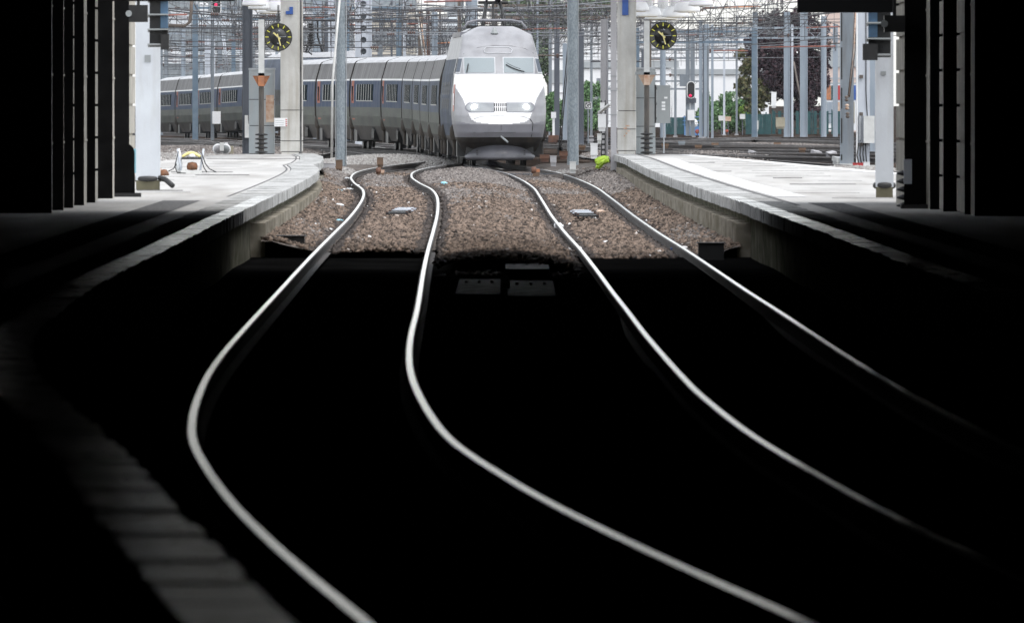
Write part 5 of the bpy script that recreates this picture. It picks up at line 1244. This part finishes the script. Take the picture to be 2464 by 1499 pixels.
# lime bag
def crumple(name, lab, cat, x, y, Y, W, H, m_, z=None, D=.2, group=None):
    b = wp(x, y, Y); m = MB(); rings = []
    rr_ = random.Random(int(x*7+y))
    for k in range(8):
        t_ = k/7; r0 = (.35+.65*math.sin(math.pi*min(1, .12+t_*.85)))*(1 if t_ < .95 else .3)
        rings.append([(W/2*r0*math.cos(a)*(1+rr_.uniform(-.3, .3))+W*.14*t_*t_, D/2*r0*math.sin(a)*(1+rr_.uniform(-.3, .3)), H*t_*(1+rr_.uniform(-.14, .1))+0*k) for a in np.linspace(0, 2*math.pi, 13)[:-1]])
    m.loft(rings, sm=False); return tag(m.build(name, m_, loc=b), lab, cat, group)
b = wp(1449, 406, 462); t = thing('plastic_bag', 'lime yellow plastic bag slumped at the end of the right platform', 'bag', b)
m = MB(); rings = []; rr_ = random.Random(4)
for k, (r0, dx, z) in enumerate(((.05, -.12, 0), (.09, -.1, .05), (.1, -.06, .1), (.15, -.02, .14), (.19, .0, .19), (.185, .02, .25), (.15, .04, .3), (.08, .06, .33), (.02, .05, .345))):
    rings.append([(dx+r0*math.cos(a)*(1+.16*math.sin(3*a+k)+rr_.uniform(-.1, .1)), .8*r0*math.sin(a)*(1+rr_.uniform(-.15, .15)), z+rr_.uniform(-.012, .012)) for a in np.linspace(0, 2*math.pi, 17)[:-1]])
m.loft(rings, sm=False); m.build('sack', 'lime', t)
MB().tube([(-.1, -.14, .02), (-.02, -.17, .12), (.06, -.16, .22), (.1, -.1, .3)], .012, 5).build('fold', 'lime', t)
for x, y, W, H, c, lab in ((836, 442, .16, .06, 'plastic', 'white bottle beside the bend of the left rail'), (855, 459, .2, .05, 'plastic', 'long white bottle touching the left rail'), (842, 467, .16, .05, 'plastic', 'white bottle lying below the long one'), (818, 476, .15, .05, 'aqua', 'greenish crushed bottle left of the left rail'), (818, 504, .16, .07, 'plastic', 'white crushed cup left of the left rail'), (818, 531, .13, .05, 'aqua', 'aqua bottle close to the left rail'), (827, 470, .12, .05, 'white', 'paper scrap among the bottles'), (753, 569, .1, .03, 'red', 'red and white wrapper near the left dark block'),
                           (1069, 465, .15, .08, 'aqua', 'light blue packet right of the second rail'), (1345, 536, .16, .12, 'white', 'white rag against the third rail'), (1447, 503, .2, .08, 'copperpale', 'orange pink rag near the right ledge'), (1430, 517, .16, .06, 'white', 'white scrap near the right ledge'), (1624, 577, .14, .04, 'blue', 'blue packet beside the outer right rail'), (1648, 576, .12, .05, 'white', 'white crumpled cup beside the blue packet'), (1218, 690, .09, .14, 'plastic', 'pale bottle standing between the concrete covers')):
    Y = 2.08*F/(y-HZ); b = wp(x, y, Y); m = MB(); hb_ = .02+max(0, hb(b.x, min(Y, 470)))*0
    zz = hb(b.x, Y) if Y > 246 else -.1
    if H > W: m.lathe([(.0, 0), (.04, .0), (.045, .08), (.02, .12), (.02, .15), (0, .15)], n=10); o = m.build('litter', c, loc=(b.x, Y, -.1)); tag(o, lab, 'litter', 'litter on the ballast'); continue
    m.lathe([(0, -W/2), (H*.4, -W/2), (H*.55, -W*.3), (H*.5, W*.2), (H*.25, W*.35), (H*.2, W/2), (0, W/2)], (0, 0, H*.5), 9, axis='x')
    o = m.build('litter', c, loc=(b.x, Y, zz+.02)); o.rotation_euler = (0, 0, random.uniform(-.8, .8)); tag(o, lab, 'litter', 'litter on the ballast')
# letter sign
Y = 800; t = thing('letter_sign', 'square white sign with dark border and letter G on a post', 'sign', wp(1415, 263, Y)); s = Y/F
MB().bx(-8*s, 8*s, 0, .03, 0, 17*s).build('board', 'white', t); MB().bx(-6.6*s, 6.6*s, -.006, 0, 1.4*s, 15.6*s).build('dark_field', 'black', t)
fc = bpy.data.curves.new('letter', 'FONT'); fc.body = 'G'; fc.size = 14*s; fc.align_x = 'CENTER'; fc.extrude = .002; fc.offset = .004; fc.materials.append(MATS['white'])
o_ = bpy.data.objects.new('letter_curve', fc); me_ = bpy.data.meshes.new_from_object(o_); bpy.data.objects.remove(o_); o = bpy.data.objects.new('letter', me_); COL.objects.link(o); o.parent = t; o.rotation_euler = (R(90), 0, 0); o.location = (0, -.012, 3.4*s)
MB().cyl((0, .05, 0), (0, .05, gz(Y)-t.location.z), .04).build('post', 'midsteel', t)
# far right small things
Y = 1000; s = Y/F; t = thing('blue_container', 'open blue container with railing below the red light signal', 'container', (wx(1647, Y), Y, gz(Y)))
MB().bx(0, 48*s, 0, 1.2, 0, wz(304, Y)-gz(Y)).build('tub', 'dullblue', t)
for k in range(3): MB().bx(-.1, 48*s+.05, -.02, .02, wz(301-9*k, Y)-gz(Y), wz(299-9*k, Y)-gz(Y)).build('railing', 'dullblue', t)
for x_ in (0, .55, 1.15): MB().bx(x_-.02, x_+.02, -.02, .02, 0, wz(283, Y)-gz(Y)).build('rail_post', 'dullblue', t)
crumple('white_sack', 'white sack lying on the blue container', 'sack', 1668, 306, 999, .55, .45, 'white', D=.4)
for x, y, Y, lab, r in ((1678, 317, 960, 'red disc sign with orange cross before the blue container', .12), (1749, 316, 985, 'small red disc sign right of the blue container', .09)):
    t = thing('disc_sign', lab, 'sign', wp(x, y, Y)); MB().lathe([(0, 0), (r, 0), (r, .03), (0, .03)], n=18, axis='y').build('disc', 'red', t)
    MB().bx(-r*.7, r*.7, -.012, 0, -.02, .02).bx(-.02, .02, -.016, -.001, -r*.7, r*.7).build('cross', 'copper', t); MB().cyl((0, .02, 0), (0, .02, gz(Y)-t.location.z-.1), .02).build('post', 'rusty', t)
for x0, x1, y0, y1, lab, c in ((1729, 1743, 279, 291, 'cream box sign on a post before the bushes, leftmost', 'offwhite'), (1745, 1759, 281, 292, 'pinkish box sign on a post before the bushes', 'copperpale'), (1780, 1793, 275, 287, 'cream box sign on a post beside the teal fence', 'offwhite')):
    Y = 1010; s = Y/F; b = wp((x0+x1)/2, y1, Y); t = thing('box_sign', lab, 'sign', b); MB().bx(-(x1-x0)/2*s, (x1-x0)/2*s, 0, .3, 0, (y1-y0)*s).build('box', c, t); MB().cyl((0, .1, 0), (0, .1, gz(Y)-b.z), .03).build('post', 'darksteel', t)
sbox(1867, 1889, 283, 306, 925, 'beige switch cabinet before the first broad mast', 'sand', 'cabinet', 'switch_cabinet', .3)
sbox(1856, 1868, 222, 256, 990, 'tall white box hanging before the purple tree', 'white', 'box', 'equipment_box', .3)
sbox(1811, 1825, 291, 312, 929, 'white box at the foot of the mast left of the purple tree', 'offwhite', 'box', 'equipment_box', .2)
t = thing('white_post', 'white post with red base just right of the train', 'post', (wx(1332, 820), 820, gz(820))); MB().bx(-.06, .06, -.06, .06, 0, wz(285, 820)-gz(820)).build('post', 'white', t); MB().bx(-.12, .12, -.1, .1, wz(285, 820)-gz(820), wz(270, 820)-gz(820)).build('head', 'white', t); MB().bx(-.25, .25, -.2, .2, 0, .35).build('base', 'rusty', t)
def fence(x0, x1, y0, Y, lab, gap):
    a, b = wx(x0, Y), wx(x1, Y); t = thing('teal_fence', lab, 'fence', (a, Y, gz(Y))); H = wz(y0, Y)-gz(Y); m = MB(); x_ = 0; k = 0
    while x_ < b-a: m.bx(x_, min(x_+.2, b-a), 0+.03*(k % 2), .02+.03*(k % 2), 0, H); x_ += .2+gap; k += 1
    for z in (.3, H-.2): m.bx(0, b-a, .05, .08, z, z+.06)
    m.build('panel', 'teal', t)
    for k in range(int((b-a)/1.2)+1): MB().bx(k*1.2, k*1.2+.08, -.04, .0, 0, H+.1).build('post', 'teal', t)
fence(1598, 1652, 283, 1030, 'closed teal fence behind the blue container', .004); fence(1794, 1856, 275, 1030, 'closed teal fence behind the mast left of the purple tree', .004); fence(1858, 2030, 268, 1040, 'open teal bar fence at the foot of the purple tree', .16)
# ------------------------------------------------------------------ buildings
winm = {}
def building(x0, x1, ytop, Y, m_, lab, cols, rows, ww=.9, wh=1.3, wmat='winglass', base=0, extra=None, dep=9):
    a, b = wx(x0, Y), wx(x1, Y); z0 = gz(Y)-.3; H = wz(ytop, Y)-z0; t = thing('apartment_block', lab, 'building', (a, Y, z0)); W = b-a
    MB().bx(0, W, 0, dep, 0, H).build('walls', m_, t)
    MB().bx(-.15, W+.15, -.15, dep+.15, H, H+.25).build('roof', 'warmgrey', t)
    w0 = None; f0 = None
    for r_ in range(rows):
        for c_ in range(cols):
            x = W*(c_+.5)/cols; z = base+1.1+r_*2.75
            if z+wh > H: continue
            if w0 is None:
                w0 = MB().bx(-ww/2, ww/2, -.03, .02, 0, wh).bx(-ww/2-.08, ww/2+.08, -.12, .01, -.1, -.02).build('window', [wmat], t, (x, 0, z)); continue
            c = w0.copy(); COL.objects.link(c); c.parent = t; c.location = (x, 0, z)
    for r_ in range(1, rows): MB().bx(0, W, -.05, 0, base+r_*2.75+.2, base+r_*2.75+.3).build('string_course', 'warmgrey', t)
    return t
building(330, 470, -45, 1280, 'fac_grey', 'grey apartment block at the far left behind the wires', 6, 4)
building(474, 600, -40, 1300, 'fac_cold', 'bluish apartment block second from the left behind the wires', 6, 4, .8, 1.5)
building(604, 735, -45, 1270, 'fac_white', 'white apartment block behind the left clock', 6, 4, 1.0, 1.2)
building(738, 850, -40, 1310, 'fac_grey', 'pale grey block behind the left round mast', 5, 4, .8, 1.6)
building(893, 1000, -45, 1290, 'fac_cream', 'cream apartment block right of the holed post', 6, 5, .7, 1.3)
building(1003, 1075, 50, 1320, 'fac_white', 'low whitish house above the middle carriages', 4, 3, .7, 1.2)
building(1076, 1112, -30, 1330, 'fac_cold', 'narrow cold grey house left of the pantograph', 2, 4)
building(1395, 1615, 62, 1400, 'fac_white', 'long bright white hall behind the letter sign', 8, 1, 2.2, .5, 'winpale', 4)
building(1618, 1850, 78, 1420, 'fac_white', 'bright white hall behind the red light signal', 7, 1, 2.4, .4, 'winpale', 3.5)
building(1325, 1362, 90, 1380, 'fac_white', 'narrow white house just right of the train', 2, 3, .5, 1, 'winpale')
building(1990, 2120, 20, 1180, 'fac_pink', 'pink apartment building at the right behind the slotted mast', 4, 3, .9, 1.6, 'winpale', .9)
Y = 1170; s = Y/F; t = thing('painted_hoarding', 'row of orange, green and red painted panels before the pink building', 'hoarding', (wx(1986, Y), Y, gz(Y)))
for k, c in enumerate(('copper', 'leaf_green', 'red', 'dullblue', 'copperpale', 'blue')): MB().bx(.05+k*.36, .38+k*.36, -.05, 0, wz(241, Y)-gz(Y), wz(206, Y)-gz(Y)).build('panel', {'leaf_green': 'teal'}.get(c, c), t)
MB().bx(0, 2.3, .01, .1, 0, wz(204, Y)-gz(Y)).build('backing', 'fac_grey', t)
for k, c in enumerate(('bluegrey', 'copperpale', 'dullblue', 'sand')): MB().bx(.1+k*.5, .5+k*.5, -.04, .0, .5, wz(246, Y)-gz(Y)).build('lower_panel', c, t)
# ------------------------------------------------------------------ trees
def leaves(blobs, N, size, name, m_, parent):
    tot = sum(b[3]*b[4]*b[5] for b in blobs); C = []; 
    for cx, cy, cz, rx, ry, rz_ in blobs:
        n_ = int(N*rx*ry*rz_/tot); u = rng.normal(size=(n_, 3)); u /= np.linalg.norm(u, axis=1)[:, None]
        r = rng.random(n_)**.45; k = 1+.22*np.sin(u[:, 0]*5+cx)*np.cos(u[:, 2]*6+cz)
        p = u*(r*k)[:, None]*np.array([rx, ry, rz_])+np.array([cx, cy, cz]); C.append(p)
    C = np.concatenate(C); n_ = len(C)
    keep = np.sin(C[:, 0]*2.9+C[:, 2]*1.7)*np.sin(C[:, 2]*3.7-C[:, 0]*1.3)+rng.normal(0, .35, n_) > -.62
    C = C[keep]; n_ = len(C)
    A = rng.normal(size=(n_, 3)); A /= np.linalg.norm(A, axis=1)[:, None]; B = np.cross(A, rng.normal(size=(n_, 3))); B /= np.linalg.norm(B, axis=1)[:, None]
    s_ = size*rng.uniform(.5, 1.2, (n_, 1)); v = np.stack([C+A*s_, C+B*s_*.6, C-A*s_, C-B*s_*.6], 1)
    return npmesh(name, v.reshape(-1, 3), np.arange(n_*4).reshape(-1, 4), m_, parent)
def tree(x, Y, blobs_px, N, size, lab, m_, trunk=True, name='tree', cat='tree', group=None, extra=None):
    s = Y/F; t = thing(name, lab, cat, (wx(x, Y), Y, gz(Y)-.1), group)
    bl = [(wx(bx_, Y)-wx(x, Y), dy, wz(by, Y)-gz(Y)+.1, rx*s, min(rx, rz_)*s, rz_*s) for bx_, by, rx, rz_, dy in blobs_px]
    leaves(bl, N, size, 'crown', m_, t)
    if extra: leaves([(wx(bx_, Y)-wx(x, Y), dy, wz(by, Y)-gz(Y)+.1, rx*s, min(rx, rz_)*s, rz_*s) for bx_, by, rx, rz_, dy in extra[0]], extra[1], size, 'crown', extra[2], t)
    if trunk:
        top = max(b[2] for b in bl); m = MB().tube([(0, 0, 0), (.05, 0, top*.4), (-.05, 0, top*.75)], .16, 8)
        for k in range(5): b = random.choice(bl); m.tube([(0, 0, top*(.25+.08*k)), (b[0]*.5, b[1]*.5, (b[2]+top*.3)/2+.2), (b[0], b[1], b[2])], .06, 6)
        m.build('trunk', 'bark', t)
    return t
tree(1900, 1070, [(1830, 120, 45, 60, 0), (1890, 90, 60, 55, 1), (1950, 110, 50, 60, 0), (1860, 190, 50, 55, -.5), (1930, 200, 60, 65, .5), (1895, 150, 70, 70, 0), (1970, 180, 30, 60, .2), (1850, 60, 40, 35, 0), (1920, 50, 50, 30, 0), (1940, 265, 45, 30, 0)], 46000, .14, 'dark purple leaved tree behind the broad masts on the right', 'leaf_purple', extra=([(1798, 160, 25, 20, -1), (1790, 210, 22, 30, -1), (1815, 250, 30, 30, -1), (1780, 130, 14, 14, -1), (1830, 220, 24, 30, -1)], 5000, 'leaf_olive'))
tree(1755, 1090, [(1755, 250, 30, 30, 0), (1740, 285, 40, 34, -.4), (1780, 280, 34, 38, .2), (1720, 268, 24, 26, 0), (1795, 262, 20, 30, 0)], 12000, .1, 'bright green bush behind the cream box signs', 'leaf_green', True, 'bush', 'bush', extra=([(1790, 268, 20, 16, -1)], 700, 'leaf_lime'))
tree(1698, 1100, [(1698, 255, 16, 40, 0), (1690, 290, 22, 30, 0), (1712, 290, 14, 30, 0)], 4500, .1, 'green bush behind the slim masts right of the red signal', 'leaf_green', True, 'bush', 'bush')
tree(1330, 1000, [(1330, 255, 22, 34, 0), (1325, 290, 26, 28, 0), (1348, 275, 14, 30, 0)], 6000, .1, 'green bush just right of the train', 'leaf_green', True, 'bush', 'bush')
tree(1425, 1050, [(1415, 235, 22, 40, 0), (1440, 225, 12, 30, 0), (1430, 280, 24, 36, 0), (1408, 290, 18, 26, 0)], 7000, .1, 'green bush behind the letter sign', 'leaf_green', True, 'bush', 'bush')
tree(1320, 1500, [(1260, 60, 40, 60, 0), (1310, 40, 50, 60, 0), (1330, 110, 28, 50, 0), (1240, 20, 40, 40, 0), (1330, 170, 20, 60, 0), (1290, 130, 40, 60, 0)], 16000, .26, 'tall pale green trees on the bank right of the pantograph', 'leaf_far', True)
tree(1075, 1500, [(1040, 110, 40, 40, 0), (1085, 120, 40, 40, 0), (1110, 90, 24, 40, 0)], 3600, .3, 'pale green trees on the bank left of the pantograph', 'leaf_far', True)
tree(585, 1480, [(570, 145, 24, 20, 0), (600, 140, 26, 24, 0)], 1800, .25, 'pale green tree above the far left carriages', 'leaf_far', True)
tree(745, 1480, [(735, 110, 20, 26, 0), (755, 118, 18, 22, 0)], 1500, .25, 'pale green tree above the white train roof', 'leaf_far', True)
tree(1400, 1550, [(1390, 30, 60, 30, 0), (1440, 20, 50, 30, 0), (1350, 40, 30, 30, 0)], 3500, .3, 'pale green tree tops above the long white hall', 'leaf_far', True)
